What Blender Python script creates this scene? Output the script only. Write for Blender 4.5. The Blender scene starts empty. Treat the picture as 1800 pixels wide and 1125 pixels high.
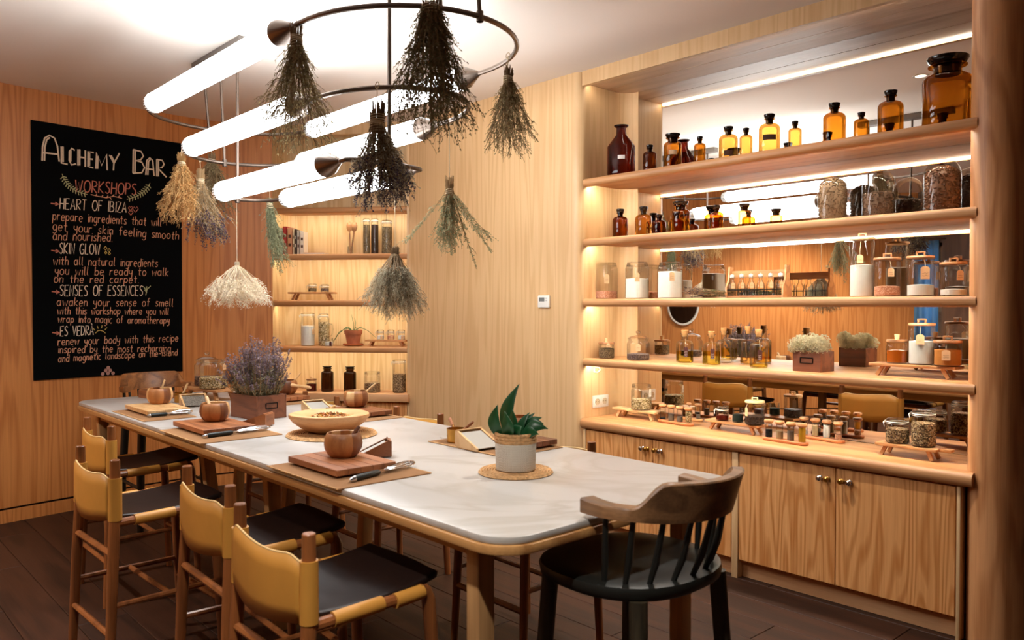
import bpy, bmesh, math, random
from mathutils import Vector, Matrix
from math import sin, cos, pi, radians, sqrt, atan2

# ------------------------------------------------------------------ camera, world, exposure
scn = bpy.context.scene
COL = scn.collection
F = 1400.0
PITCH = math.atan(25.5 / 1400)
CAMZ = 1.5
YAW = radians(42.32)
cam_data = bpy.data.cameras.new('camera')
cam_data.sensor_width = 36.0
cam_data.lens = 36.0 * F / 1800.0
cam_data.clip_start = 0.05
cam_data.dof.use_dof = True
cam_data.dof.focus_distance = 4.6
cam_data.dof.aperture_fstop = 4.0
cam = bpy.data.objects.new('camera', cam_data)
COL.objects.link(cam)
cam.location = (0, 0, CAMZ)
# forward = (-cos yaw, sin yaw), tilted down a degree
cam.rotation_euler = (pi / 2 - PITCH, 0, pi / 2 - YAW)
scn.camera = cam
world = bpy.data.worlds.new('world')
scn.world = world
world.use_nodes = True
world.node_tree.nodes['Background'].inputs[0].default_value = (0.75, 0.85, 1.0, 1)
world.node_tree.nodes['Background'].inputs[1].default_value = 2.0
scn.view_settings.view_transform = 'Standard'
scn.view_settings.look = 'None'
scn.view_settings.gamma = 1.0
scn.view_settings.use_curve_mapping = False
scn.view_settings.exposure = 0.8
TUBE_E = 9.5          # pendant tubes
LED_E = 56.0           # strips under the shelves
DOWN_W = 46.0         # the ceiling downlight and the added fill lights
try:
    scn.cycles.max_bounces = 8
    scn.cycles.transparent_max_bounces = 18
    scn.cycles.diffuse_bounces = 4
    scn.cycles.glossy_bounces = 4
    scn.cycles.caustics_reflective = False
    scn.cycles.caustics_refractive = False
    scn.cycles.sample_clamp_indirect = 4.0
    scn.cycles.use_denoising = True
except Exception:
    pass
rnd = random.Random(7)

# ------------------------------------------------------------------ pixel measurements -> places in the room
_R = Vector((sin(YAW), cos(YAW), 0))
_D0 = Vector((-cos(YAW), sin(YAW), 0))
_D = _D0 * cos(PITCH) - Vector((0, 0, sin(PITCH)))
_U = _D0 * sin(PITCH) + Vector((0, 0, cos(PITCH)))
def ray(x, y):
    return _D + _R * ((x - 900) / F) - _U * ((y - 562.5) / F)
def at_z(x, y, z):
    v = ray(x, y); s = (z - CAMZ) / v.z
    return Vector((v.x * s, v.y * s, z))
def at_y(x, y, Y):
    v = ray(x, y); s = Y / v.y
    return Vector((v.x * s, Y, CAMZ + v.z * s))
def scale_at(p):      # metres per pixel at a point
    return (Vector(p) - Vector((0, 0, CAMZ))).dot(_D) / F

# ------------------------------------------------------------------ mesh helpers
class MB:
    def __init__(s):
        s.v = []; s.f = []; s.mi = []
    def add(s, vs, fs, mi=0):
        o = len(s.v)
        s.v.extend([tuple(p) for p in vs])
        for f in fs:
            s.f.append(tuple(i + o for i in f)); s.mi.append(mi)
        return s
    def box(s, x0, x1, y0, y1, z0, z1, mi=0):
        vs = [(x0, y0, z0), (x1, y0, z0), (x1, y1, z0), (x0, y1, z0), (x0, y0, z1), (x1, y0, z1), (x1, y1, z1), (x0, y1, z1)]
        return s.add(vs, [(3, 2, 1, 0), (4, 5, 6, 7), (0, 1, 5, 4), (1, 2, 6, 5), (2, 3, 7, 6), (3, 0, 4, 7)], mi)
    def obox(s, p0, p1, w, h, up=(0, 0, 1), mi=0):      # a bar from p0 to p1, width w, height h
        p0 = Vector(p0); p1 = Vector(p1); d = (p1 - p0).normalized(); u = Vector(up)
        sd = d.cross(u).normalized(); u = sd.cross(d).normalized()
        vs = []
        for p in (p0, p1):
            for a, b in ((-1, -1), (1, -1), (1, 1), (-1, 1)):
                vs.append(p + sd * (a * w / 2) + u * (b * h / 2))
        return s.add(vs, [(0, 1, 2, 3), (7, 6, 5, 4), (0, 4, 5, 1), (1, 5, 6, 2), (2, 6, 7, 3), (3, 7, 4, 0)], mi)
    def tube(s, pts, r, n=8, cap=True, mi=0, closed=False):
        pts = [Vector(p) for p in pts]
        m = len(pts)
        rs = r if isinstance(r, (list, tuple)) else [r] * m
        vs = []; prev = None
        for i, p in enumerate(pts):
            if closed:
                d = pts[(i + 1) % m] - pts[i - 1]
            else:
                d = pts[min(i + 1, m - 1)] - pts[max(i - 1, 0)]
            if d.length < 1e-9: d = Vector((0, 0, 1))
            d.normalize()
            if prev is None:
                a = Vector((0, 0, 1)) if abs(d.z) < 0.9 else Vector((1, 0, 0))
                a = (a - d * a.dot(d)).normalized()
            else:
                a = prev - d * prev.dot(d)
                a = a.normalized() if a.length > 1e-6 else d.orthogonal().normalized()
            prev = a; b = d.cross(a)
            for k in range(n):
                t = 2 * pi * k / n
                vs.append(p + (a * cos(t) + b * sin(t)) * rs[i])
        fs = []
        for i in range(m if closed else m - 1):
            j = (i + 1) % m
            for k in range(n):
                l = (k + 1) % n
                fs.append((i * n + k, i * n + l, j * n + l, j * n + k))
        if cap and not closed:
            fs.append(tuple(range(n - 1, -1, -1))); fs.append(tuple((m - 1) * n + k for k in range(n)))
        return s.add(vs, fs, mi)
    def lathe(s, prof, n=24, c=(0, 0, 0), mi=0, rmod=None, mfun=None):
        cx, cy, cz = c
        vs = []; rows = []
        for r, z in prof:
            if r < 1e-6:
                rows.append([len(vs)]); vs.append((cx, cy, cz + z))
            else:
                row = []
                for k in range(n):
                    t = 2 * pi * k / n
                    rr = r * (rmod(t, z) if rmod else 1)
                    row.append(len(vs)); vs.append((cx + rr * cos(t), cy + rr * sin(t), cz + z))
                rows.append(row)
        o = len(s.v); s.v.extend(vs)
        for a, b in zip(rows, rows[1:]):
            for k in range(n):
                l = (k + 1) % n
                m = mfun(k) if mfun else mi
                if len(a) == 1 and len(b) == 1: continue
                if len(a) == 1: f = (a[0], b[l], b[k])
                elif len(b) == 1: f = (a[k], a[l], b[0])
                else: f = (a[k], a[l], b[l], b[k])
                s.f.append(tuple(i + o for i in f)); s.mi.append(m)
        return s
    def prism(s, poly, z0, z1, mi=0):
        n = len(poly)
        vs = [(x, y, z0) for x, y in poly] + [(x, y, z1) for x, y in poly]
        fs = [tuple(range(n - 1, -1, -1)), tuple(range(n, 2 * n))]
        for i in range(n):
            j = (i + 1) % n
            fs.append((i, j, n + j, n + i))
        return s.add(vs, fs, mi)
    def xf(s, M, start=0):
        for i in range(start, len(s.v)):
            s.v[i] = tuple(M @ Vector(s.v[i]))
        return s
    def build(s, name, mat, parent=None, bevel=0, seg=2, smooth=True, angle=35, loc=None, rz=0):
        me = bpy.data.meshes.new(name)
        me.from_pydata(s.v, [], s.f)
        mats = mat if isinstance(mat, (list, tuple)) else [mat]
        for m in mats: me.materials.append(m)
        if len(mats) > 1:
            me.polygons.foreach_set('material_index', s.mi)
        if bevel:
            bm = bmesh.new(); bm.from_mesh(me)
            es = [e for e in bm.edges if len(e.link_faces) == 2 and e.calc_face_angle(0) > 0.5]
            bmesh.ops.bevel(bm, geom=es, offset=bevel, segments=seg, affect='EDGES', profile=0.5, clamp_overlap=True)
            bmesh.ops.recalc_face_normals(bm, faces=bm.faces)
            bm.to_mesh(me); bm.free()
        if smooth:
            me.polygons.foreach_set('use_smooth', [True] * len(me.polygons))
            try: me.set_sharp_from_angle(angle=radians(angle))
            except Exception: pass
        me.update()
        o = bpy.data.objects.new(name, me)
        COL.objects.link(o)
        if parent: o.parent = parent
        if loc is not None: o.location = loc
        if rz: o.rotation_euler = (0, 0, rz)
        return o

def tag(o, label=None, cat=None, group=None, kind=None):
    if label: o['label'] = label
    if cat: o['category'] = cat
    if group: o['group'] = group
    if kind: o['kind'] = kind
    return o
def thing(name, label, cat, loc=(0, 0, 0), rz=0, group=None):
    o = bpy.data.objects.new(name, None)
    o.empty_display_size = 0.05
    COL.objects.link(o)
    o.location = loc; o.rotation_euler = (0, 0, rz)
    return tag(o, label, cat, group)
def struct(o):
    o['kind'] = 'structure'; return o
def dup(root, loc, rz, label=None, group=None):
    r = root.copy(); COL.objects.link(r); r.location = loc; r.rotation_euler = (0, 0, rz)
    if label: r['label'] = label
    if group: r['group'] = group
    for ch in list(root.children):
        c = ch.copy(); COL.objects.link(c); c.parent = r
        for g in ch.children:
            d = g.copy(); COL.objects.link(d); d.parent = c
    return r
def arc(cx, cy, r, a0, a1, n=8):
    return [(cx + r * cos(radians(a0 + (a1 - a0) * i / n)), cy + r * sin(radians(a0 + (a1 - a0) * i / n))) for i in range(n + 1)]
def rrect(x0, x1, y0, y1, r, n=6):
    return arc(x1 - r, y0 + r, r, -90, 0, n) + arc(x1 - r, y1 - r, r, 0, 90, n) + arc(x0 + r, y1 - r, r, 90, 180, n) + arc(x0 + r, y0 + r, r, 180, 270, n)

# ------------------------------------------------------------------ materials
def lin(r, g, b):
    def c(u):
        u /= 255.0
        return u / 12.92 if u <= 0.04045 else ((u + 0.055) / 1.055) ** 2.4
    return (c(r), c(g), c(b), 1)
def nm(name):
    m = bpy.data.materials.new(name); m.use_nodes = True
    nt = m.node_tree
    return m, nt, nt.nodes['Principled BSDF'], nt.nodes['Material Output']
def node(nt, typ, **kw):
    n = nt.nodes.new(typ)
    for k, v in kw.items():
        if k.startswith('_'): setattr(n, k[1:], v)
        else: n.inputs[k.replace('_', ' ')].default_value = v
    return n
def mixcol(nt, fac, a, b, mode='MIX'):
    n = nt.nodes.new('ShaderNodeMix'); n.data_type = 'RGBA'; n.blend_type = mode
    for idx, v in ((0, fac), (6, a), (7, b)):
        if hasattr(v, 'is_linked') or isinstance(v, bpy.types.NodeSocket): nt.links.new(v, n.inputs[idx])
        else: n.inputs[idx].default_value = v
    return n.outputs[2]
def plain(name, col, rough=0.5, metal=0.0, var=0.0, scale=20.0, bump=0.0, emit=None, estr=0.0, coat=0.0, sheen=0.0):
    m, nt, p, out = nm(name)
    p.inputs['Base Color'].default_value = col
    p.inputs['Roughness'].default_value = rough
    p.inputs['Metallic'].default_value = metal
    if coat: p.inputs['Coat Weight'].default_value = coat
    if sheen: p.inputs['Sheen Weight'].default_value = sheen
    if var or bump:
        tc = node(nt, 'ShaderNodeTexCoord')
        ns = node(nt, 'ShaderNodeTexNoise', Scale=scale, Detail=4.0)
        nt.links.new(tc.outputs['Object'], ns.inputs['Vector'])
        if var:
            a = tuple(c * (1 - var) for c in col[:3]) + (1,); b = tuple(min(1, c * (1 + var)) for c in col[:3]) + (1,)
            nt.links.new(mixcol(nt, ns.outputs['Fac'], a, b), p.inputs['Base Color'])
        if bump:
            bp = node(nt, 'ShaderNodeBump', Strength=bump, Distance=0.01)
            nt.links.new(ns.outputs['Fac'], bp.inputs['Height']); nt.links.new(bp.outputs['Normal'], p.inputs['Normal'])
    if emit:
        p.inputs['Emission Color'].default_value = emit
        p.inputs['Emission Strength'].default_value = estr
    return m
def wood(name, c1, c2, grain='Z', scale=1.0, rings=9.0, rough=0.45, bump=0.12, contrast=0.75, along=0.42):
    """Oak-like veneer: growth rings as contours of a stretched noise, fine pores on top. c1 light, c2 dark."""
    m, nt, p, out = nm(name)
    tc = node(nt, 'ShaderNodeTexCoord'); oi = node(nt, 'ShaderNodeObjectInfo')
    ad = node(nt, 'ShaderNodeVectorMath', _operation='MULTIPLY_ADD')
    cm = node(nt, 'ShaderNodeCombineXYZ')
    for i in range(3): nt.links.new(oi.outputs['Random'], cm.inputs[i])
    ad.inputs[1].default_value = (7.3, 5.1, 3.7)
    nt.links.new(cm.outputs[0], ad.inputs[0]); nt.links.new(tc.outputs['Object'], ad.inputs[2])
    def mp(sc_across, sc_along):
        mpn = node(nt, 'ShaderNodeMapping')
        v = [sc_across * scale] * 3; v['XYZ'.index(grain)] = sc_along * scale
        mpn.inputs['Scale'].default_value = v
        nt.links.new(ad.outputs[0], mpn.inputs['Vector']); return mpn
    n1 = node(nt, 'ShaderNodeTexNoise', Scale=1.0, Detail=2.0, Roughness=0.45); nt.links.new(mp(3.2, along).outputs[0], n1.inputs['Vector'])
    mu = node(nt, 'ShaderNodeMath', _operation='MULTIPLY'); mu.inputs[1].default_value = rings * 6.0
    nt.links.new(n1.outputs['Fac'], mu.inputs[0])
    sn = node(nt, 'ShaderNodeMath', _operation='SINE'); nt.links.new(mu.outputs[0], sn.inputs[0])
    n2 = node(nt, 'ShaderNodeTexNoise', Scale=1.0, Detail=3.0, Roughness=0.6); nt.links.new(mp(75.0, 1.6).outputs[0], n2.inputs['Vector'])
    n3 = node(nt, 'ShaderNodeTexNoise', Scale=1.0, Detail=2.0); nt.links.new(mp(1.6, 0.3).outputs[0], n3.inputs['Vector'])
    r1 = node(nt, 'ShaderNodeMapRange'); r1.inputs[1].default_value = -0.3; r1.inputs[2].default_value = 1; r1.inputs[3].default_value = 0.0; r1.inputs[4].default_value = 0.62
    nt.links.new(sn.outputs[0], r1.inputs[0])
    r2 = node(nt, 'ShaderNodeMapRange'); r2.inputs[1].default_value = 0.3; r2.inputs[2].default_value = 0.7; r2.inputs[3].default_value = 0.0; r2.inputs[4].default_value = 0.45
    nt.links.new(n2.outputs['Fac'], r2.inputs[0])
    sm = node(nt, 'ShaderNodeMath', _operation='ADD'); nt.links.new(r1.outputs[0], sm.inputs[0]); nt.links.new(r2.outputs[0], sm.inputs[1])
    s2 = node(nt, 'ShaderNodeMath', _operation='MULTIPLY_ADD'); s2.inputs[1].default_value = 0.35
    nt.links.new(n3.outputs['Fac'], s2.inputs[0]); nt.links.new(sm.outputs[0], s2.inputs[2])
    s3 = node(nt, 'ShaderNodeMath', _operation='MULTIPLY', _use_clamp=True); s3.inputs[1].default_value = contrast; nt.links.new(s2.outputs[0], s3.inputs[0])
    nt.links.new(mixcol(nt, s3.outputs[0], c1, c2), p.inputs['Base Color'])
    p.inputs['Roughness'].default_value = rough
    bp = node(nt, 'ShaderNodeBump', Strength=bump, Distance=0.003)
    nt.links.new(n2.outputs['Fac'], bp.inputs['Height']); nt.links.new(bp.outputs['Normal'], p.inputs['Normal'])
    return m
def thin_glass(name, tint, refl=1.0, rough=0.0):
    """Thin-walled glass: what is behind shows through with the tint of the wall, plus a Fresnel reflection."""
    m, nt, p, out = nm(name)
    nt.nodes.remove(p)
    tr = node(nt, 'ShaderNodeBsdfTransparent'); tr.inputs[0].default_value = tint
    gl = node(nt, 'ShaderNodeBsdfGlossy'); gl.inputs['Roughness'].default_value = rough
    lw = node(nt, 'ShaderNodeLayerWeight', Blend=0.32)
    mu = node(nt, 'ShaderNodeMath', _operation='MULTIPLY', _use_clamp=True); mu.inputs[1].default_value = 0.75 * refl
    nt.links.new(lw.outputs['Fresnel'], mu.inputs[0])
    mx = node(nt, 'ShaderNodeMixShader')
    nt.links.new(mu.outputs[0], mx.inputs[0]); nt.links.new(tr.outputs[0], mx.inputs[1]); nt.links.new(gl.outputs[0], mx.inputs[2])
    nt.links.new(mx.outputs[0], out.inputs[0])
    return m
def herb(name, col, rough=0.9, var=0.3, scale=25):
    m = plain(name, col, rough, var=var, scale=scale)
    nt = m.node_tree; p = nt.nodes['Principled BSDF']; out = nt.nodes['Material Output']
    tr = node(nt, 'ShaderNodeBsdfTranslucent'); mx = node(nt, 'ShaderNodeMixShader'); mx.inputs[0].default_value = 0.5
    nt.links.new(p.inputs['Base Color'].links[0].from_socket, tr.inputs[0])
    nt.links.new(p.outputs[0], mx.inputs[1]); nt.links.new(tr.outputs[0], mx.inputs[2]); nt.links.new(mx.outputs[0], out.inputs[0])
    return m
def speckle(name, cols, scale=180.0, rough=0.8, bump=0.6):
    m, nt, p, out = nm(name)
    tc = node(nt, 'ShaderNodeTexCoord')
    vo = node(nt, 'ShaderNodeTexVoronoi', Scale=scale)
    nt.links.new(tc.outputs['Object'], vo.inputs['Vector'])
    sp = node(nt, 'ShaderNodeSeparateColor'); nt.links.new(vo.outputs['Color'], sp.inputs[0])
    cr = node(nt, 'ShaderNodeValToRGB'); cr.color_ramp.interpolation = 'CONSTANT'
    els = cr.color_ramp.elements
    els[0].color = cols[0]; els[1].color = cols[-1]; els[1].position = 1 - 1.0 / len(cols)
    for i, c in enumerate(cols[1:-1]):
        e = els.new((i + 1) / len(cols)); e.color = c
    nt.links.new(sp.outputs[0], cr.inputs[0]); nt.links.new(cr.outputs[0], p.inputs['Base Color'])
    p.inputs['Roughness'].default_value = rough
    bp = node(nt, 'ShaderNodeBump', Strength=bump, Distance=0.004, _invert=True)
    nt.links.new(vo.outputs['Distance'], bp.inputs['Height']); nt.links.new(bp.outputs['Normal'], p.inputs['Normal'])
    return m
def emission(name, col, strength):
    m, nt, p, out = nm(name); nt.nodes.remove(p)
    e = node(nt, 'ShaderNodeEmission', Strength=strength); e.inputs[0].default_value = col
    nt.links.new(e.outputs[0], out.inputs[0]); return m
def weave(name, c1, c2, sx, sy, rough=0.9, bump=0.8):
    m, nt, p, out = nm(name)
    tc = node(nt, 'ShaderNodeTexCoord'); mpn = node(nt, 'ShaderNodeMapping'); mpn.inputs['Scale'].default_value = (sx, sy, sx)
    nt.links.new(tc.outputs['Object'], mpn.inputs['Vector'])
    w1 = node(nt, 'ShaderNodeTexWave', Scale=1.0, Distortion=1.5, Detail=2.0, _bands_direction='X')
    w2 = node(nt, 'ShaderNodeTexWave', Scale=1.0, Distortion=1.5, Detail=2.0, _bands_direction='Y')
    for w in (w1, w2): nt.links.new(mpn.outputs[0], w.inputs['Vector'])
    mu = node(nt, 'ShaderNodeMath', _operation='MULTIPLY'); nt.links.new(w1.outputs['Fac'], mu.inputs[0]); nt.links.new(w2.outputs['Fac'], mu.inputs[1])
    nt.links.new(mixcol(nt, mu.outputs[0], c2, c1), p.inputs['Base Color'])
    p.inputs['Roughness'].default_value = rough
    bp = node(nt, 'ShaderNodeBump', Strength=bump, Distance=0.003)
    nt.links.new(mu.outputs[0], bp.inputs['Height']); nt.links.new(bp.outputs['Normal'], p.inputs['Normal'])
    return m
def marble(name):
    m, nt, p, out = nm(name)
    tc = node(nt, 'ShaderNodeTexCoord')
    n0 = node(nt, 'ShaderNodeTexNoise', Scale=1.8, Detail=6.0, Distortion=1.6); nt.links.new(tc.outputs['Object'], n0.inputs['Vector'])
    cr = node(nt, 'ShaderNodeValToRGB'); e = cr.color_ramp.elements
    e[0].position = 0.44; e[0].color = (0, 0, 0, 1); e[1].position = 0.56; e[1].color = (0, 0, 0, 1)
    k = e.new(0.5); k.color = (1, 1, 1, 1)
    nt.links.new(n0.outputs['Fac'], cr.inputs[0])
    n1 = node(nt, 'ShaderNodeTexNoise', Scale=3.0, Detail=3.0); nt.links.new(tc.outputs['Object'], n1.inputs['Vector'])
    mu = node(nt, 'ShaderNodeMath', _operation='MULTIPLY'); nt.links.new(cr.outputs[0], mu.inputs[0]); nt.links.new(n1.outputs['Fac'], mu.inputs[1])
    base = mixcol(nt, n1.outputs['Fac'], lin(184, 181, 178), lin(196, 193, 190))
    nt.links.new(mixcol(nt, mu.outputs[0], base, lin(160, 154, 144)), p.inputs['Base Color'])
    p.inputs['Roughness'].default_value = 0.32
    return m

OAK = wood('oak_veneer_upright', lin(229, 191, 142), lin(198, 150, 97), 'Z', 1.7, 13.0, contrast=0.5, along=0.16)
OAK_X = wood('oak_veneer_lying', lin(234, 184, 136), lin(198, 140, 92), 'X', 1.0, 4.0)
OAK_DOOR = wood('oak_veneer_cathedral', lin(242, 180, 116), lin(196, 126, 64), 'Z', 1.8, 16.0, contrast=0.9, along=0.30)
OAK_PALE = wood('oak_veneer_pale', lin(234, 204, 154), lin(206, 164, 110), 'Z', 1.8, 13.0, along=0.2)
OAK_EDGE = wood('oak_solid_edge', lin(212, 158, 106), lin(176, 118, 70), 'X', 2.0, 4.0)
OAK_COL = wood('oak_column', lin(222, 164, 112), lin(168, 108, 62), 'Z', 2.2, 5.0)
WAL = wood('curved_wall_oak', lin(224, 152, 86), lin(176, 100, 44), 'Z', 1.7, 13.0, along=0.16, contrast=0.65)
TABLE_W = wood('table_oak', lin(206, 156, 98), lin(150, 100, 54), 'X', 1.5, 4.0)
LEG_W = wood('table_leg_oak', lin(196, 152, 102), lin(146, 106, 66), 'Z', 2.0, 4.0)
STOOL_W = wood('stool_wood', lin(156, 94, 50), lin(98, 54, 26), 'Z', 3.0, 3.0, rough=0.35)
WIND_R = wood('windsor_rail_wood', lin(150, 110, 74), lin(84, 58, 38), 'Y', 2.0, 6.0, rough=0.4)
WIND_FAR = wood('windsor_rail_warm_wood', lin(176, 118, 70), lin(96, 58, 30), 'Y', 2.0, 6.0, rough=0.4)
EBON = plain('ebonised_wood', lin(26, 27, 24), 0.42, var=0.3, scale=30)
EBON_LEG = wood('dark_olive_leg', lin(74, 64, 46), lin(32, 28, 20), 'Z', 3.0, 3.0)
FLOOR = wood('floor_plank_brown', lin(64, 36, 22), lin(36, 20, 12), 'X', 1.6, 4.0, rough=0.55, bump=0.2)
FLOOR.node_tree.nodes['Principled BSDF'].inputs['Specular IOR Level'].default_value = 0.25
CEIL = plain('ceiling_paint', lin(232, 222, 212), 0.9)
PALEWALL = plain('pale_plaster', lin(196, 184, 168), 0.9)
BLACKP = plain('dark_cabinet_paint', lin(14, 13, 12), 0.5)
GAP = plain('shadow_gap', lin(30, 18, 10), 0.9)
MARBLE = marble('white_marble')
LEATHER = plain('tan_leather', lin(196, 138, 58), 0.5, var=0.14, scale=9, bump=0.12)
LEATHER_D = plain('dark_brown_leather', lin(28, 17, 14), 0.36, var=0.25, scale=12, bump=0.1)
STITCH = plain('pale_leather_edge', lin(226, 190, 130), 0.7)
BRONZE = plain('brushed_bronze', lin(112, 98, 88), 0.35, 0.9)
STEEL = plain('brushed_steel', lin(170, 165, 158), 0.3, 1.0)
CHROME = plain('chrome', lin(220, 220, 222), 0.12, 1.0)
BRASS = plain('aged_brass', lin(196, 148, 72), 0.3, 1.0, var=0.15)
BLACKM = plain('black_metal', lin(24, 22, 22), 0.35, 0.6)
MIRROR = plain('mirror_silver', lin(238, 234, 228), 0.0, 1.0)
TUBE = emission('lamp_tube_glow', (0.94, 0.975, 1.0, 1), TUBE_E)
LED = emission('led_strip_glow', (1.0, 0.98, 0.82, 1), LED_E)
LED_B = emission('bookcase_led_glow', (1.0, 0.97, 0.76, 1), LED_E * 0.42)
FLUTE = plain('fluted_glass_end', lin(226, 226, 224), 0.2, emit=(1, 0.97, 0.92, 1), estr=0.35)
FLUTE_D = plain('fluted_glass_groove', lin(150, 150, 148), 0.2)
BOARD_BLACK = plain('chalkboard_black', lin(6, 8, 10), 0.95)
BOARD_BLACK.node_tree.nodes['Principled BSDF'].inputs['Specular IOR Level'].default_value = 0.1
CHALK_W = plain('chalk_cream', lin(238, 222, 200), 0.9)
CHALK_O = plain('chalk_peach', lin(226, 168, 136), 0.9)
CHALK_P = plain('chalk_pink', lin(206, 128, 108), 0.9)
CHALK_G = plain('chalk_green', lin(196, 198, 150), 0.9)
CHALK_Y = plain('chalk_yellow', lin(226, 196, 110), 0.9)
GLASS = thin_glass('clear_glass', (0.985, 0.99, 0.985, 1), 0.7)
GLASS_S = thin_glass('clear_glass_bottle', (0.975, 0.985, 0.975, 1), 0.9)
AMBER = thin_glass('amber_glass', (0.78, 0.43, 0.10, 1), 0.8)
AMBER_L = thin_glass('light_amber_glass', (0.88, 0.60, 0.24, 1), 0.8)
AMBER_D = thin_glass('dark_amber_glass', (0.50, 0.22, 0.07, 1), 0.8)
AMBER_R = thin_glass('red_brown_glass', (0.36, 0.10, 0.06, 1), 0.8)
AMBER_B = thin_glass('near_black_brown_glass', (0.20, 0.12, 0.06, 1), 0.8)
STOPPER = plain('black_glass_stopper', lin(22, 14, 10), 0.15)
CORK = plain('cork', lin(196, 142, 88), 0.9, var=0.25, scale=120)
CORK_P = plain('pale_wood_knob', lin(222, 184, 136), 0.7, var=0.1, scale=40)
LIDW = wood('acacia_lid', lin(180, 126, 80), lin(112, 72, 44), 'X', 4.0, 4.0)
VLID = wood('vial_stopper_wood', lin(204, 150, 100), lin(150, 98, 58), 'X', 6.0, 3.0)
ACACIA = wood('acacia_board', lin(186, 120, 76), lin(120, 70, 42), 'X', 4.0, 3.0)
ACACIA_D = wood('acacia_dark_board', lin(150, 92, 58), lin(84, 48, 28), 'X', 4.0, 3.0)
PINE = wood('pale_pine', lin(232, 196, 146), lin(206, 158, 104), 'X', 3.0, 3.0)
RISER_W = wood('riser_oak', lin(214, 160, 106), lin(160, 104, 62), 'X', 4.0, 3.0)
TRAY_W = wood('vial_tray_wood', lin(206, 128, 76), lin(160, 88, 46), 'X', 4.0, 3.0)
BOWL_A = wood('bowl_stave_light', lin(236, 196, 142), lin(204, 154, 100), 'Z', 6.0, 2.0)
BOWL_B = wood('bowl_stave_dark', lin(140, 84, 46), lin(84, 46, 24), 'Z', 6.0, 2.0)
BOWL_C = wood('bowl_stave_mid', lin(190, 128, 74), lin(140, 86, 48), 'Z', 6.0, 2.0)
DOUGH = wood('carved_bowl_wood', lin(224, 172, 118), lin(186, 130, 80), 'X', 3.0, 2.0, rough=0.55)
PLANTER_W = wood('planter_box_wood', lin(140, 84, 54), lin(88, 48, 30), 'X', 3.0, 4.0, rough=0.55)
JUTE = weave('jute_weave', lin(232, 184, 132), lin(150, 102, 60), 110, 110)
JUTE_R = plain('jute_rope', lin(206, 162, 112), 0.95, var=0.6, scale=75, bump=1.0)
WHITE_ROPE = weave('white_cotton_rope', lin(250, 244, 232), lin(228, 220, 204), 120, 120)
PAPER = plain('kraft_tag', lin(222, 178, 134), 0.9)
PAPER_W = plain('white_paper', lin(238, 230, 218), 0.8)
TAG_D = plain('maroon_tag', lin(74, 34, 30), 0.7)
TWINE = plain('twine', lin(210, 190, 156), 0.95, var=0.2, scale=200)
INK = plain('brown_ink', lin(84, 52, 36), 0.9)
WHITE_PL = plain('white_plastic', lin(240, 236, 226), 0.35)
GREY_PL = plain('grey_screen', lin(120, 122, 118), 0.3)
SALT = plain('white_powder', lin(250, 245, 236), 0.95, var=0.06, scale=60)
ORANGE = plain('orange_powder', lin(206, 130, 58), 0.95, var=0.1, scale=60)
PEACH = speckle('peach_salt', [lin(226, 160, 122), lin(240, 190, 160), lin(206, 130, 96)], 260)
HONEY = plain('honey', lin(186, 92, 22), 0.12, coat=0.5)
JAM = plain('dark_jam', lin(92, 28, 18), 0.15)
OILY = thin_glass('yellow_oil', (0.98, 0.86, 0.32, 1), 0.3)
OILO = thin_glass('amber_oil', (0.97, 0.72, 0.34, 1), 0.3)
WATER = thin_glass('clear_liquid', (0.9, 0.95, 0.92, 1), 0.6)
BEAN = plain('coffee_bean', lin(112, 72, 44), 0.5, var=0.35, scale=60)
BEAN2 = plain('dark_seed', lin(70, 48, 34), 0.6, var=0.35, scale=60)
HERBC = speckle('dried_green_herb', [lin(136, 116, 84), lin(166, 142, 106), lin(98, 80, 58)], 240)
SEEDC = speckle('mixed_seed', [lin(178, 146, 104), lin(128, 98, 68), lin(206, 178, 140), lin(98, 74, 52)], 170)
LAVC = speckle('dried_lavender_buds', [lin(124, 104, 100), lin(92, 74, 72), lin(156, 136, 120)], 240)
OATC = speckle('dried_petals', [lin(216, 190, 140), lin(180, 150, 100), lin(236, 216, 176), lin(130, 108, 66)], 150)
GREYP = plain('grey_clay_powder', lin(132, 120, 110), 0.95, var=0.1, scale=60)
BEIGEP = plain('beige_powder', lin(206, 178, 136), 0.95, var=0.1, scale=60)
YELLOWP = plain('turmeric_yellow_powder', lin(224, 168, 36), 0.9, var=0.1, scale=60)
BLACKC = speckle('black_charcoal', [lin(20, 20, 22), lin(40, 40, 44), lin(12, 12, 12)], 260)
GREENC = plain('dark_green_powder', lin(26, 40, 34), 0.9, var=0.2, scale=60)
LEAF = plain('glossy_green_leaf', lin(30, 84, 46), 0.35, var=0.4, scale=14)
SOIL = plain('soil', lin(40, 28, 20), 0.95, var=0.4, scale=90)
TERRA = plain('weathered_terracotta', lin(176, 104, 70), 0.85, var=0.35, scale=26)

# ------------------------------------------------------------------ the room
CZ = 3.02
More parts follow.
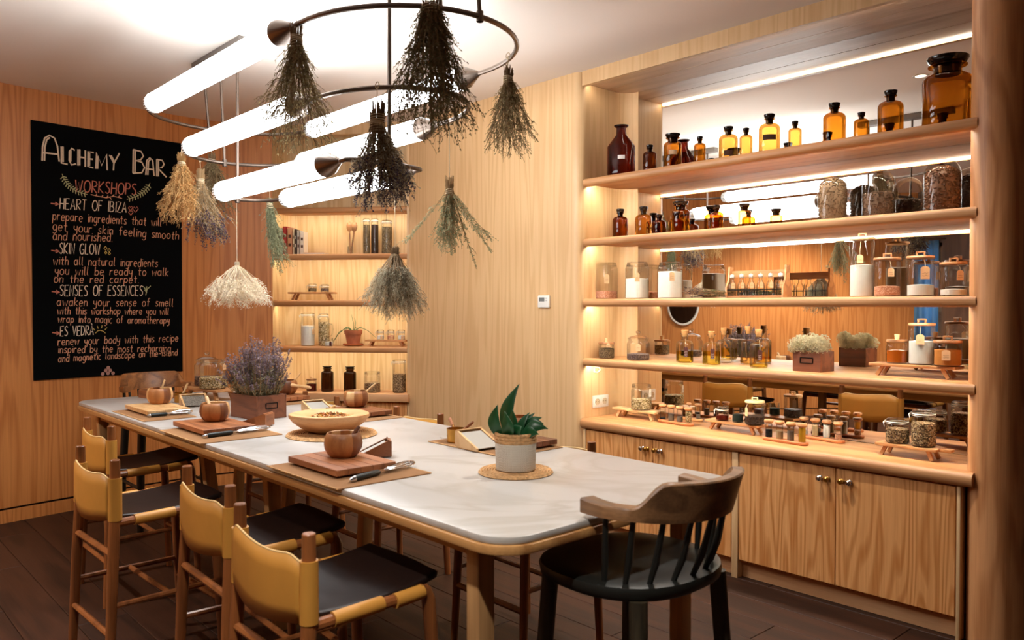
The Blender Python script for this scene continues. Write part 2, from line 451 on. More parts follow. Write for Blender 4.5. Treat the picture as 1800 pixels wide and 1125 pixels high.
# left wall: a gently curved oak wall, seen in plan (x, y)
WPTS = [(-4.2, -2.75), (-5.05, -2.0), (-5.62, -1.2), (-5.98, -0.4), (-6.2, 0.35), (-6.36, 1.0), (-6.46, 1.6), (-6.525, 2.2), (-6.52, 2.65), (-6.365, 3.05)]
def catmull(P, n=8):
    out = []
    for i in range(len(P) - 1):
        p0 = P[max(i - 1, 0)]; p1 = P[i]; p2 = P[i + 1]; p3 = P[min(i + 2, len(P) - 1)]
        for k in range(n):
            t = k / n
            out.append(tuple(0.5 * ((2 * p1[j]) + (-p0[j] + p2[j]) * t + (2 * p0[j] - 5 * p1[j] + 4 * p2[j] - p3[j]) * t * t + (-p0[j] + 3 * p1[j] - 3 * p2[j] + p3[j]) * t ** 3) for j in range(2)))
    out.append(P[-1]); return out
WC = catmull(WPTS, 8)
def wall_frame(i):       # outward normal (away from the room)
    a = Vector(WC[max(i - 1, 0)]); b = Vector(WC[min(i + 1, len(WC) - 1)])
    t = (b - a).normalized(); return Vector((-t.y, t.x))
def strip_wall(name, mat, z0, z1, off0, thick, parent=None):
    mb = MB(); n = len(WC); vs = []
    for i in range(n):
        p = Vector(WC[i]); nrm = wall_frame(i)
        for o, z in ((off0, z0), (off0, z1), (off0 + thick, z1), (off0 + thick, z0)):
            q = p + nrm * o; vs.append((q.x, q.y, z))
    fs = []
    for i in range(n - 1):
        for k in range(4):
            l = (k + 1) % 4
            fs.append((i * 4 + k, i * 4 + l, (i + 1) * 4 + l, (i + 1) * 4 + k))
    fs.append((0, 1, 2, 3)); fs.append(((n - 1) * 4 + 3, (n - 1) * 4 + 2, (n - 1) * 4 + 1, (n - 1) * 4))
    mb.add(vs, fs)
    bm_o = mb.build(name, mat, parent, angle=40)
    me = bm_o.data; b = bmesh.new(); b.from_mesh(me); bmesh.ops.recalc_face_normals(b, faces=b.faces); b.to_mesh(me); b.free()
    return bm_o
struct(strip_wall('wall_left', WAL, 0.105, CZ, 0.0, 0.12))
struct(strip_wall('baseboard_left', WAL, 0.0, 0.09, 0.004, 0.10))
struct(strip_wall('trim_1', GAP, 0.088, 0.107, 0.02, 0.08))

ceil = MB(); ceil.box(-8.0, 3.0, -3.2, 7.2, CZ, CZ + 0.1)
struct(ceil.build('ceiling', CEIL))
fl = MB(); fl.box(-8.0, 3.0, -3.2, 7.2, -0.08, -0.012)
floor = struct(fl.build('floor', GAP))
# floor boards, laid along the cabinet wall
pw, plen = 0.22, 1.9
proto = None
row = 0
y = -2.75
while y < 6.0:
    offs = (row * 0.73) % plen
    x = -6.9 - offs
    while x < 2.5:
        xa, xb = x, x + plen
        if xb > -6.9 and xa < 2.4 and (y < 4.05 or xb > -1.4):
            cxm = (xa + xb) / 2
            if proto is None:
                m_ = MB(); m_.box(-plen / 2 + 0.0015, plen / 2 - 0.0015, -pw / 2 + 0.0015, pw / 2 - 0.0015, -0.012, 0.0)
                proto = m_.build('plank', FLOOR, floor, bevel=0.002, seg=1)
                proto.location = (cxm, y + pw / 2, 0)
            else:
                c = proto.copy(); COL.objects.link(c); c.parent = floor
                c.location = (cxm, y + pw / 2, 0)
        x += plen
    y += pw; row += 1

# flat oak wall beside the niche, with its rounded nose and the niche's left reveal
NX0, NX1 = -3.54, -1.262
NF, NB = 3.85, 4.28          # niche front, mirror
outl = [(-5.46, 3.82)] + arc(-3.60, 3.88, 0.06, -90, 0, 8) + [(-3.54, 3.9)] + [(x_, y_) for x_, y_ in arc(-3.43, 4.17, 0.11, 180, 90, 8)] + [(-3.43, 4.42), (-5.46, 4.42)]
w = MB(); w.prism(outl, 0.0, CZ)
struct(w.build('wall_back', OAK, angle=30))
w = MB(); w.box(-5.455, -3.62, 3.808, 3.82, 0.0, 0.085)
struct(w.build('baseboard_back', OAK_X))
# behind the mirror and the header over the niche
w = MB(); w.box(-3.43, -1.15, NB + 0.01, 4.42, 0.0, CZ)
struct(w.build('wall_niche', OAK))
w = MB(); w.box(NX0, -1.15, 3.84, 3.875, 2.928, CZ); w.box(NX0, -1.15, 3.875, NB + 0.005, 2.953, CZ)
hd = struct(w.build('trim_2', OAK))
w = MB(); w.box(NX0 + 0.02, -1.30, 3.877, 3.888, 2.937, 2.9445); w.build('light_strip', emission('soffit_led_glow', (1.0, 0.97, 0.88, 1), LED_E * 0.3), hd, smooth=False)
w = MB()
for ya, yb in ((3.876, 4.075), (4.08, NB)):
    w.box(NX0 + 0.002, -1.16, ya, yb, 2.945, 2.953)
so = w.build('soffit_panel', wood('soffit_wood', lin(222, 184, 146), lin(184, 142, 104), 'X', 1.2, 5.0), hd)

# the round oak column that closes the niche on the right
cpoly = arc(-1.15, 3.95, 0.115, 180, 360, 18) + [(-1.035, 4.45), (-1.265, 4.45)]
w = MB(); w.prism(cpoly, 0.0, CZ)
struct(w.build('column', OAK_COL, angle=30))

# the rest of the room, seen in the mirror and past the column
w = MB()
w.box(-5.6, -5.15, -2.9, -2.7, 0, CZ); w.box(-5.15, -3.95, -2.9, -2.7, 2.33, CZ); w.box(-5.15, -3.95, -2.9, -2.7, 0, 0.95); w.box(-3.95, 2.6, -2.9, -2.7, 0, CZ)
struct(w.build('wall_rear', wood('rear_wall_walnut', lin(120, 84, 58), lin(78, 50, 32), 'Z', 1.0, 5.0)))
w = MB(); w.box(2.4, 2.6, -2.9, 6.3, 0, CZ)
struct(w.build('wall_right', PALEWALL))
w = MB(); w.box(-1.6, 2.6, 6.1, 6.3, 0, CZ)
struct(w.build('wall_passage', PALEWALL))
w = MB(); w.box(-1.6, -1.5, 4.42, 6.1, 0, CZ)
struct(w.build('wall_passage_side', PALEWALL))
w = MB(); w.box(-0.93, -0.55, 5.0, 6.05, 0.0, 0.95)
w.box(-0.95, -0.53, 4.98, 6.06, 0.95, 0.99)
tag(w.build('sideboard', BLACKP, bevel=0.004), 'black sideboard in the dark passage behind the round column', 'cabinet')
w = MB(); w.box(-0.90, -0.2, 4.15, 4.9, 0.0, 0.2)
tag(w.build('step', wood('step_wood', lin(92, 62, 44), lin(60, 38, 26), 'X', 1.5, 4.0), bevel=0.004), 'low dark wooden step beside the foot of the round column', 'step')
win = MB()
for a in ((-5.15, -5.10, 0.95, 2.33), (-4.0, -3.95, 0.95, 2.33), (-5.15, -3.95, 0.95, 1.0), (-5.15, -3.95, 2.28, 2.33)):
    win.box(a[0], a[1], -2.80, -2.72, a[2], a[3])
wo = struct(win.build('window_1', wood('window_oak', lin(200, 146, 98), lin(150, 100, 60), 'X', 2, 3)))
gp = MB(); gp.box(-5.12, -3.98, -2.83, -2.825, 0.97, 2.31); gp.build('pane', GLASS, wo)
# pleated curtain in front of the window
mb = MB(); n = 90; vs = []
for i in range(n + 1):
    x = -5.12 + 1.15 * i / n; yy = -2.66 + 0.018 * sin(i * 1.05) + 0.008 * sin(i * 0.37)
    vs += [(x, yy, 0.9), (x, yy, 2.36)]
mb.add(vs, [(2 * i, 2 * i + 2, 2 * i + 3, 2 * i + 1) for i in range(n)])
CURTAIN = herb('blue_curtain_cloth', lin(140, 192, 228), 0.85, var=0.06, scale=8)
cu = thing('curtain', 'pleated light blue curtain hanging over the window seen in the mirror', 'curtain', (0, 0, 0))
co = mb.build('cloth', CURTAIN, cu, angle=80)
sm = co.modifiers.new('thickness', 'SOLIDIFY'); sm.thickness = 0.003
mb = MB(); mb.tube([(-5.2, -2.66, 2.38), (-3.9, -2.66, 2.38)], 0.012); mb.build('rod', BRONZE, cu)
# round mirror on the curved wall, seen reflected between the jars
def wall_at(yv, off=0.0):
    for i in range(len(WC) - 1):
        if WC[i][1] <= yv <= WC[i + 1][1]:
            t = (yv - WC[i][1]) / (WC[i + 1][1] - WC[i][1])
            p = Vector(WC[i]).lerp(Vector(WC[i + 1]), t); nrm = wall_frame(i)
            return p - nrm * off, nrm
    return Vector(WC[-1]), wall_frame(len(WC) - 1)

q_, n_ = wall_at(0.02, 0.004)
rm_ = thing('round_mirror', 'round wall mirror with pale rim, seen only as a reflection in the niche', 'mirror', (q_.x, q_.y, 1.5), atan2(n_.y, n_.x))
m = MB(); m.lathe([(0, 0.012), (0.235, 0.012)], 40); m.xf(Matrix.Rotation(-pi / 2, 4, 'Y')); m.build('glass', MIRROR, rm_)
m = MB(); m.lathe([(0.232, 0.0), (0.255, 0.0), (0.255, 0.022), (0.232, 0.022), (0.232, 0.0)], 40); m.xf(Matrix.Rotation(-pi / 2, 4, 'Y')); m.build('rim', WHITE_PL, rm_)

# ------------------------------------------------------------------ niche: mirror, shelves, light strips
m = MB(); m.box(-3.425, -1.262, NB - 0.003, NB + 0.008, 0.765, 2.944)
mir = tag(m.build('wall_mirror', MIRROR), 'large mirror lining the back of the shelved niche', 'mirror')
SHELF_Z = [2.326, 1.935, 1.543, 1.154]
SHELF_T = 0.05
def nosed(y0, y1, z0, z1, r, n=5):   # profile in (y,z) with a rounded front edge at y0
    pr_ = [(y1, z0)]
    pr_ += [(y0 + r - r * sin(radians(a)), z0 + r - r * cos(radians(a))) for a in [90 * i / n for i in range(n + 1)]]
    pr_ += [(y0 + r - r * cos(radians(a)), z1 - r + r * sin(radians(a))) for a in [90 * i / n for i in range(n + 1)]]
    pr_ += [(y1, z1)]
    return pr_
def lipped(y0, y1, z0, z1, r, n=5):   # as nosed, but the underside is recessed behind a front lip
    p_ = nosed(y0, y1, z0, z1, r, n)
    return [(y1, z0 + 0.016), (y0 + 0.045, z0 + 0.016), (y0 + 0.045, z0)] + p_[1:]
def extr_x(prof, x0, x1):
    mb = MB(); n = len(prof)
    vs = [(x0, a, b) for a, b in prof] + [(x1, a, b) for a, b in prof]
    fs = [tuple(range(n)), tuple(range(2 * n - 1, n - 1, -1))]
    for i in range(n):
        j = (i + 1) % n; fs.append((i, n + i, n + j, j))
    mb.add(vs, fs); return mb
nam = ['top', 'second', 'third', 'fourth']
what = ['topmost oak shelf of the mirrored niche holding the big amber bottles', 'oak niche shelf carrying the glass domes and small amber bottles', 'oak niche shelf carrying the bottle rack and tall white jars', 'oak niche shelf carrying oil bottles and the moss planter']
for z, lb in zip(SHELF_Z, what):
    t = thing('shelf', lb, 'shelf', (0, 0, 0), 0, 'oak niche shelves')
    b = extr_x(lipped(NF - 0.005, NB - 0.005, z - SHELF_T, z, 0.022), NX0 + 0.003, NX1 + 0.05)
    b.build('board', OAK_EDGE, t, angle=40)
    s = MB(); s.box(NX0 + 0.02, NX1 - 0.04, NF + 0.042, NF + 0.054, z - SHELF_T + 0.006, z - SHELF_T + 0.0155)
    s.build('light_strip', LED, t, smooth=False)
# worktop and the two cupboard units under it
b = extr_x(nosed(NF - 0.03, NB - 0.005, 0.698, 0.763, 0.03), NX0 + 0.003, NX1 + 0.05)
tag(b.build('worktop', OAK_EDGE, angle=40), 'continuous oak worktop with rounded front edge along the mirrored niche', 'worktop')
def knob(parent, x, z, bar):
    k = MB(); k.lathe([(0, 0), (0.012, 0), (0.012, 0.004), (0.006, 0.008), (0.006, 0.018), (0.013, 0.022), (0.014, 0.03), (0.008, 0.036), (0, 0.037)], 16)
    o = k.build('knob', BRASS if bar else CHROME, parent)
    o.location = (x, NF - 0.002, z); o.rotation_euler = (pi / 2, 0, 0); return o
def cupboard(x0, xm, x1, label, kn):
    t = thing('cupboard', label, 'cabinet', (0, 0, 0), 0, 'cupboards under the niche worktop')
    b = MB(); b.box(x0, x1, NF + 0.022, NF + 0.3, 0.09, 0.695); b.build('body', OAK_DOOR, t)
    p = MB(); p.box(x0, x1, NF + 0.05, NF + 0.07, 0.0, 0.088); p.build('plinth', OAK_X, t)
    for a, c, side in ((x0 + 0.004, xm - 0.002, 1), (xm + 0.002, x1 - 0.004, -1)):
        d = MB(); d.box(a, c, NF, NF + 0.02, 0.105, 0.69)
        o = d.build('door', OAK_DOOR, t, bevel=0.0015, seg=1)
        for kpx, br in (kn[0] if side == 1 else kn[1]):
            knob(o, nx(kpx), 0.632, br)
    return t
def nx(px): return at_y(px, 700, NF).x
cupboard(nx(1030), nx(1147), nx(1287), 'oak cupboard with two doors at the left half of the niche', (((1131, False), (1139, True)), ((1154, True), (1163, False))))
cupboard(nx(1299), nx(1470), nx(1683), 'oak cupboard with two doors beside the round column', (((1444, False), (1457, True)), ((1482, True), (1496, False))))
for a, c in ((NX0 + 0.003, nx(1030) - 0.002), (nx(1287) + 0.002, nx(1299) - 0.002), (nx(1683) + 0.002, NX1 - 0.002)):
    st = MB(); st.box(a, c, NF - 0.004, NF + 0.06, 0, 0.695)
    o = st.build('trim_3', OAK, bevel=0.002); struct(o)
# double socket and small white cable box on the left reveal
t = thing('wall_socket', 'white double wall socket on the left side of the niche above the worktop', 'socket', (NX0, 4.02, 0.86))
b = MB(); b.box(0.0, 0.009, -0.078, 0.078, -0.041, 0.041); b.build('plate', WHITE_PL, t, bevel=0.003)
for s in (-1, 1):
    b = MB(); b.lathe([(0.0, 0.0), (0.019, 0.0), (0.021, 0.004), (0.021, 0.0)], 20); o = b.build('outlet', plain('socket_cream', lin(206, 190, 160), 0.5), t)
    o.location = (0.0095, s * 0.037, 0); o.rotation_euler = (0, pi / 2, 0)
    for q in (-1, 1):
        h = MB(); h.lathe([(0, 0.0), (0.0026, 0.0), (0.0026, 0.001)], 8); oo = h.build('pin_hole', BLACKM, o); oo.location = (q * 0.0001, q * 0.0095, 0.0008)
t = thing('cable_clip', 'small white cable holder under the fourth niche shelf at the left reveal', 'clip', (NX0 + 0.002, 3.97, 1.06))
b = MB(); b.tube([(0.004, -0.01, 0.035), (0.012, 0.025, 0.03), (0.012, 0.035, 0.01), (0.012, 0.01, -0.004), (0.008, -0.018, 0.0), (0.004, -0.012, 0.02)], 0.004, 8); b.build('loop', WHITE_PL, t)
# thermostat on the flat wall
p = at_y(958, 530, 3.82)
t = thing('thermostat', 'white wall thermostat with grey display on the flat oak wall', 'thermostat', p)
b = MB(); b.box(-0.055, 0.055, -0.018, -0.0005, -0.042, 0.042); b.build('case', WHITE_PL, t, bevel=0.006)
b = MB(); b.box(-0.04, 0.012, -0.0195, -0.0175, 0.0, 0.028); b.build('display', GREY_PL, t)
for i in range(2):
    b = MB(); b.box(0.022, 0.04, -0.0205, -0.0175, 0.002 + i * 0.015, 0.012 + i * 0.015); b.build('button', plain('pale_button', lin(206, 202, 194), 0.4), t)

# ------------------------------------------------------------------ corner bookcase
BA = Vector((-6.365, 3.05)); BB = Vector((-5.46, 3.82))
BL = (BB - BA).length
bt = (BB - BA).normalized(); bn = Vector((-bt.y, bt.x))       # bn points away from the room
BROT = atan2(bt.y, bt.x)
BD = 0.30
def bpt(u, dpt, z): q = BA + bt * u + bn * dpt; return Vector((q.x, q.y, z))
def bframe(mb):   # local (u, depth, z) -> world
    return mb.xf(Matrix.Translation((BA.x, BA.y, 0)) @ Matrix.Rotation(BROT, 4, 'Z'))
back = MB()
bp_ = [(0.0, 0.0)] + [(0.0, BD - 0.1)] + [(a, b) for a, b in arc(0.1, BD - 0.1, 0.1, 180, 90, 8)] + [(BL + 0.02, BD), (BL + 0.02, BD + 0.05), (-0.06, BD + 0.05), (-0.06, 0.0)]
back.prism(bp_, 0.0, CZ); bframe(back)
struct(back.build('wall_corner', OAK_PALE, angle=40))
sd = MB(); sd.box(BL - 0.02, BL + 0.02, 0.004, BD, 0, CZ); bframe(sd); struct(sd.build('trim_4', OAK, angle=40))
hdr = MB(); hdr.box(0, BL, 0.0, 0.05, 2.93, CZ); bframe(hdr); struct(hdr.build('trim_5', OAK))
bw = ['corner bookcase rail under the shaded top panel', 'corner bookcase shelf carrying books, spoons and herb jars', 'corner bookcase shelf carrying the small footed board', 'corner bookcase shelf carrying the potted plant']
def bshelf(z, lb, last=False):
    t = thing('bookcase_shelf', lb, 'shelf', (BA.x, BA.y, 0), BROT, 'corner bookcase shelves')
    b = extr_x(lipped(0.0, BD - 0.004, z - SHELF_T, z, 0.022), 0.004, BL - 0.022)
    b.build('board', OAK_EDGE, t, angle=40)
    s = MB(); s.box(0.03, BL - 0.03, 0.047, 0.059, z - SHELF_T + 0.006, z - SHELF_T + 0.0155); s.build('light_strip', LED_B, t, smooth=False)
for z, lb in zip(SHELF_Z, bw): bshelf(z, lb)
t = thing('base_cupboard', 'oak base cupboard of the corner bookcase with thick counter top', 'cabinet', (BA.x, BA.y, 0), BROT)
b = MB(); b.prism([(0.0, -0.02), (BL, -0.04), (BL, BD - 0.004), (0.0, BD - 0.004)], 0.70, 0.763); b.build('counter', OAK_X, t, bevel=0.004)
b = MB(); b.box(0.01, BL - 0.03, 0.03, BD - 0.004, 0.08, 0.698); b.build('body', OAK, t)
for i in range(2):
    b = MB(); b.box(0.02 + i * (BL / 2 - 0.02), 0.015 + (i + 1) * (BL / 2 - 0.02), 0.01, 0.03, 0.09, 0.69); b.build('door', OAK_DOOR, t, bevel=0.0015, seg=1)
b = MB(); b.box(0.01, BL - 0.03, 0.06, 0.08, 0.0, 0.08); b.build('plinth', OAK_X, t)

# ------------------------------------------------------------------ ceiling lamps
def downlight(x, y, label, w=DOWN_W):
    t = thing('downlight', label, 'ceiling light', (x, y, CZ - 0.0005), 0, 'recessed ceiling downlights')
    b = MB(); b.lathe([(0.034, -0.001), (0.05, -0.003), (0.052, 0.0)], 24); b.build('rim', WHITE_PL, t)
    b = MB(); b.lathe([(0, -0.0015), (0.034, -0.0015)], 24); b.build('lens', emission('downlight_lens', (1, 0.86, 0.7, 1), 2.0), t)
    ld = bpy.data.lights.new('downlight_beam', 'SPOT'); ld.energy = w; ld.spot_size = radians(125); ld.spot_blend = 0.9; ld.shadow_soft_size = 0.05
    ld.color = (1.0, 0.93, 0.84)
    lo = bpy.data.objects.new('beam', ld); COL.objects.link(lo); lo.parent = t; lo.location = (0, 0, -0.02)
p = at_z(496, 20, CZ)
downlight(p.x, p.y, 'small recessed downlight in the ceiling above the dining table')
downlight(-2.1, 2.98, 'added unseen fill light above the aisle in front of the cupboards', DOWN_W * 1.9)  # added out of view to brighten the cupboard doors
downlight(-0.9, 0.3, 'added unseen fill light above the near end of the room', DOWN_W * 3.6)  # added fill from the camera side for pot, chair and cupboards
downlight(-2.7, -0.6, 'added unseen fill light above the open floor left of the stools', DOWN_W * 0.6)  # weak unseen fill, added for the stool side of the room
downlight(-4.7, -0.9, 'added unseen fill light near the rear part of the curved wall', DOWN_W * 6.0)  # strong lamp added behind the view to brighten the wall in the mirror
downlight(-2.6, -1.6, 'added unseen fill light in front of the rear wall', DOWN_W * 1.4)  # another added fill, unseen, for the room behind the camera

LC = 1.93    # lamp axis over the table
t = thing('pendant_lamp', 'large three-tier pendant lamp with six glowing tubes on bronze oval rings', 'lamp', (0, LC, CZ))
AX0 = LC
def P(x, yy, z): return (x, yy - AX0, z - CZ)
TIERS = [(2.60, 0.475, -4.57, -3.04, -4.97, -2.34, 1.965), (2.355, 0.33, -4.39, -3.16, -4.71, -2.555, 1.955), (2.11, 0.19, -4.25, -3.11, -4.46, -2.90, 1.925)]
AX = LC
for zt, r, xa, xb, xl, xr, LC in TIERS:
    xs = xb + 0.17
    right = [P(xs + (xr - xs) * sin(radians(180 * i / 24)), LC - r * cos(radians(180 * i / 24)), zt) for i in range(25)]
    left = [P(xa + (xa - xl) * -sin(radians(180 * i / 24)), LC - r * cos(radians(180 * i / 24)), zt) for i in range(25)]
    for path_ in ([P(xa + 0.02, LC - r, zt)] + left + [P(xa + 0.02, LC + r, zt)], [P(xs - 0.12, LC - r, zt)] + right + [P(xs - 0.12, LC + r, zt)]):
        ring = MB(); ring.tube(path_, 0.0105, 10); ring.build('ring', BRONZE, t)
    for s in (-1, 1):
        yy = LC + s * r
        tb = MB(); tb.lathe([(0.051, 0.045), (0.053, 0.055), (0.053, xb - xa), (0, xb - xa)], 32)
        tb.xf(Matrix.Translation(P(xa, yy, zt)) @ Matrix.Rotation(pi / 2, 4, 'Y'))
        o = tb.build('glow_tube', TUBE, t)
        e = MB(); e.lathe([(0, 0.0), (0.03, 0.0), (0.044, 0.008), (0.051, 0.03), (0.0535, 0.06)], 48, rmod=lambda a, z: 1 + 0.03 * (1 if int(a / (2 * pi) * 24 + 0.01) % 2 else 0), mfun=lambda k: k % 2)
        e.xf(Matrix.Translation(P(xa, yy, zt)) @ Matrix.Rotation(pi / 2, 4, 'Y'))
        e.build('fluted_end', [FLUTE, FLUTE_D], o, angle=20)
        c = MB(); c.lathe([(0.053, 0.0), (0.055, 0.004), (0.051, 0.03), (0.022, 0.10), (0.013, 0.125), (0.0105, 0.13)], 28)
        c.xf(Matrix.Translation(P(xb, yy, zt)) @ Matrix.Rotation(pi / 2, 4, 'Y'))
        c.build('cone_cap', BRONZE, t)
    for x in (xl, xr):
        rod = MB(); rod.tube([P(x, LC, zt), P(x, AX0, CZ - 0.03)], 0.0085, 8); rod.lathe([(0.014, -0.02), (0.014, 0.02)], 10, P(x, LC, zt)); rod.build('rod', BRONZE, t)
for x0, x1 in ((-5.07, -4.36), (-2.98, -2.25)):
    c = MB(); c.box(x0, x1, -0.035, 0.035, -0.045, -0.001); c.build('ceiling_mount', plain('mount_grey', lin(110, 102, 96), 0.5), t, bevel=0.003)

# ------------------------------------------------------------------ chalkboard poster
# arc length along the wall at each plan point
WS = [0.0]
for i in range(1, len(WC)): WS.append(WS[-1] + (Vector(WC[i]) - Vector(WC[i - 1])).length)
def wall_s(s, off):
    for i in range(len(WC) - 1):
        if WS[i] <= s <= WS[i + 1]:
            t_ = (s - WS[i]) / (WS[i + 1] - WS[i])
            p_ = Vector(WC[i]).lerp(Vector(WC[i + 1]), t_); n_ = wall_frame(i).lerp(wall_frame(i + 1), t_).normalized()
            return p_ - n_ * off
def col_to_s(px):      # where the sight line of a picture column meets the wall: arc length and distance
    v = ray(px, 540); best = None
    for i in range(len(WC) - 1):
        a = Vector(WC[i]); b = Vector(WC[i + 1]); d = b - a
        den = v.x * d.y - v.y * d.x
        if abs(den) < 1e-9: continue
        s = (a.x * d.y - a.y * d.x) / den; t_ = (a.x * v.y - a.y * v.x) / den
        if s > 0 and -1e-6 <= t_ <= 1 + 1e-6: best = (WS[i] + t_ * d.length, s)
    return best
PB0 = col_to_s(57)[0]; PB1 = col_to_s(319.5)[0]
PZ0, PZ1 = 0.972, 2.80
def pix_to_poster(px, py):
    s, dist = col_to_s(px)
    v = ray(px, py); vh = ray(px, 540)
    k = dist * sqrt(vh.x ** 2 + vh.y ** 2) / sqrt(v.x ** 2 + v.y ** 2)
    return s, CAMZ + v.z * k
po = thing('chalkboard_poster', 'tall black poster with hand-chalked workshop menu on the curved oak wall', 'poster', (0, 0, 0))
mb = MB(); n = 24; vs = []
for i in range(n + 1):
    s = PB0 + (PB1 - PB0) * i / n
    for off in (0.003, 0.010):
        q = wall_s(s, off); vs += [(q.x, q.y, PZ0), (q.x, q.y, PZ1)]
fs = []
for i in range(n):
    a = i * 4; b = a + 4
    fs += [(a + 2, b + 2, b + 3, a + 3), (a, a + 1, b + 1, b), (a + 1, a + 3, b + 3, b + 1), (a, b, b + 2, a + 2)]
fs += [(0, 2, 3, 1), (n * 4, n * 4 + 1, n * 4 + 3, n * 4 + 2)]
mb.add(vs, fs); mb.build('board', BOARD_BLACK, po, angle=50)

# single-stroke hand lettering: glyphs as polylines, capitals 6 high, small letters 4 high
def circ(cx, cy, rx, ry, a0=90, a1=450, n=10):
    return [(cx + rx * cos(radians(a0 + (a1 - a0) * i / n)), cy + ry * sin(radians(a0 + (a1 - a0) * i / n))) for i in range(n + 1)]
def L(s): return [[tuple(float(q) for q in p_.split(',')) for p_ in st.split()] for st in s.split(';')]
G = {
 'A': L('0,0 1.5,6 3,0;.5,2 2.5,2'), 'B': L('0,0 0,6 1.8,5.8 2.4,4.8 1.8,3.5 0,3.2 2,3 2.8,1.6 2,.2 0,0'), 'C': [circ(1.7, 3, 1.7, 3, 50, 310)], 'D': L('0,0 0,6 1.8,5.6 2.7,3 1.8,.4 0,0'),
 'E': L('2.4,6 0,6 0,0 2.4,0;0,3.2 1.9,3.2'), 'F': L('2.4,6 0,6 0,0;0,3.2 1.9,3.2'), 'G': [circ(1.7, 3, 1.7, 3, 50, 330) + [(3.1, 2.6), (1.9, 2.6)]], 'H': L('0,0 0,6;2.6,0 2.6,6;0,3 2.6,3'),
 'I': L('.4,0 .4,6'), 'K': L('0,0 0,6;2.5,6 0,2.6 2.6,0'), 'L': L('0,6 0,0 2.2,0'), 'M': L('0,0 .2,6 1.7,2.4 3.2,6 3.4,0'), 'N': L('0,0 0,6 2.6,0 2.6,6'), 'O': [circ(1.7, 3, 1.7, 3)],
 'P': L('0,0 0,6 1.8,5.8 2.5,4.5 1.8,3 0,2.8'), 'R': L('0,0 0,6 1.8,5.8 2.5,4.6 1.8,3.3 0,3 2.6,0'), 'S': L('2.3,5.3 1.4,6 .3,5.4 .2,4.2 1.2,3.3 2.2,2.3 2.2,.9 1.2,0 .1,.7'), 'T': L('0,6 2.8,6;1.4,6 1.4,0'),
 'V': L('0,6 1.4,0 2.8,6'), 'W': L('0,6 .9,0 1.8,5 2.7,0 3.6,6'), 'X': L('0,6 2.6,0;0,0 2.6,6'), 'Y': L('0,6 1.4,3;2.8,6 .9,0'), 'Z': L('0,6 2.4,6 0,0 2.4,0'),
 'a': [circ(1.1, 1.9, 1.1, 1.9, 60, 400) , [(2.2, 4), (2.2, .4), (2.5, 0)]], 'b': [[(0, 6.4), (0, 0)], circ(1.1, 1.9, 1.1, 1.9, 180, -170)], 'c': [circ(1.2, 2, 1.2, 2, 60, 310)], 'd': [circ(1.1, 1.9, 1.1, 1.9, 60, 400), [(2.2, 6.4), (2.2, 0)]],
 'e': [[(.1, 2), (2.2, 2.2)] + circ(1.15, 2, 1.1, 2, 10, 320)], 'f': L('2,6 1.3,6.4 .8,5.4 .8,0;0,3.6 1.8,3.6'), 'g': [circ(1.1, 2, 1.1, 1.9, 60, 400), [(2.2, 4), (2.2, -1.2), (1.2, -2.2), (.1, -1.6)]], 'h': L('0,6.4 0,0;0,2.6 1,3.9 2,3.2 2,0'),
 'i': L('.3,4 .3,0;.3,5.2 .35,5.5'), 'k': L('0,6.4 0,0;1.9,3.9 0,1.8 2,0'), 'l': L('.2,6.4 .2,.5 .8,0'), 'm': L('0,4 0,0;0,2.8 .8,3.9 1.5,3.2 1.5,0;1.5,2.8 2.3,3.9 3,3.2 3,0'), 'n': L('0,4 0,0;0,2.8 1,3.9 1.9,3.2 1.9,0'),
 'o': [circ(1.2, 2, 1.2, 2)], 'p': [[(0, 4), (0, -2.2)], circ(1.1, 2.1, 1.1, 1.8, 180, -170)], 'r': L('0,4 0,0;0,2.6 .8,3.8 1.7,3.6'), 's': L('1.8,3.5 1,4 .2,3.3 .5,2.3 1.6,1.6 1.7,.6 .9,0 0,.5'), 't': L('.9,5.8 .9,.5 1.6,0;0,3.8 1.9,3.8'),
 'u': L('0,4 0,1 .9,0 1.9,.9;1.9,4 1.9,0'), 'v': L('0,4 1,0 2,4'), 'w': L('0,4 .7,0 1.5,3.2 2.3,0 3,4'), 'y': L('0,4 0,2 .9,1.2 1.9,2;1.9,4 1.9,-1.2 1,-2.2 .1,-1.6'), '.': L('.2,0 .4,.2'),
 '>': L('0,2.6 4.2,2.6;2.9,3.8 4.4,2.6 2.9,1.5'), '`': L('1.3,7.4 2,6.6'),
}
G['À'] = G['A'] + L('.6,7.4 1.6,6.6')
def ribbon(mb, pts, wid, mi=0):
    m = len(pts)
    if m < 2: return
    vs = []
    for i, p_ in enumerate(pts):
        a = Vector(pts[max(i - 1, 0)]); b = Vector(pts[min(i + 1, m - 1)]); d = (b - a)
        if d.length < 1e-9: d = Vector((1, 0))
        d.normalize(); nrm = Vector((-d.y, d.x)) * (wid / 2)
        for sgn in (1, -1):
            s, z = p_[0] + sgn * nrm.x, p_[1] + sgn * nrm.y
            q = wall_s(s, 0.0112); vs.append((q.x, q.y, z))
    mb.add(vs, [(2 * i, 2 * i + 1, 2 * i + 3, 2 * i + 2) for i in range(m - 1)], mi)
def glyph_w(ch):
    if ch == ' ': return 2.2
    return max(p_[0] for st in G[ch] for p_ in st)
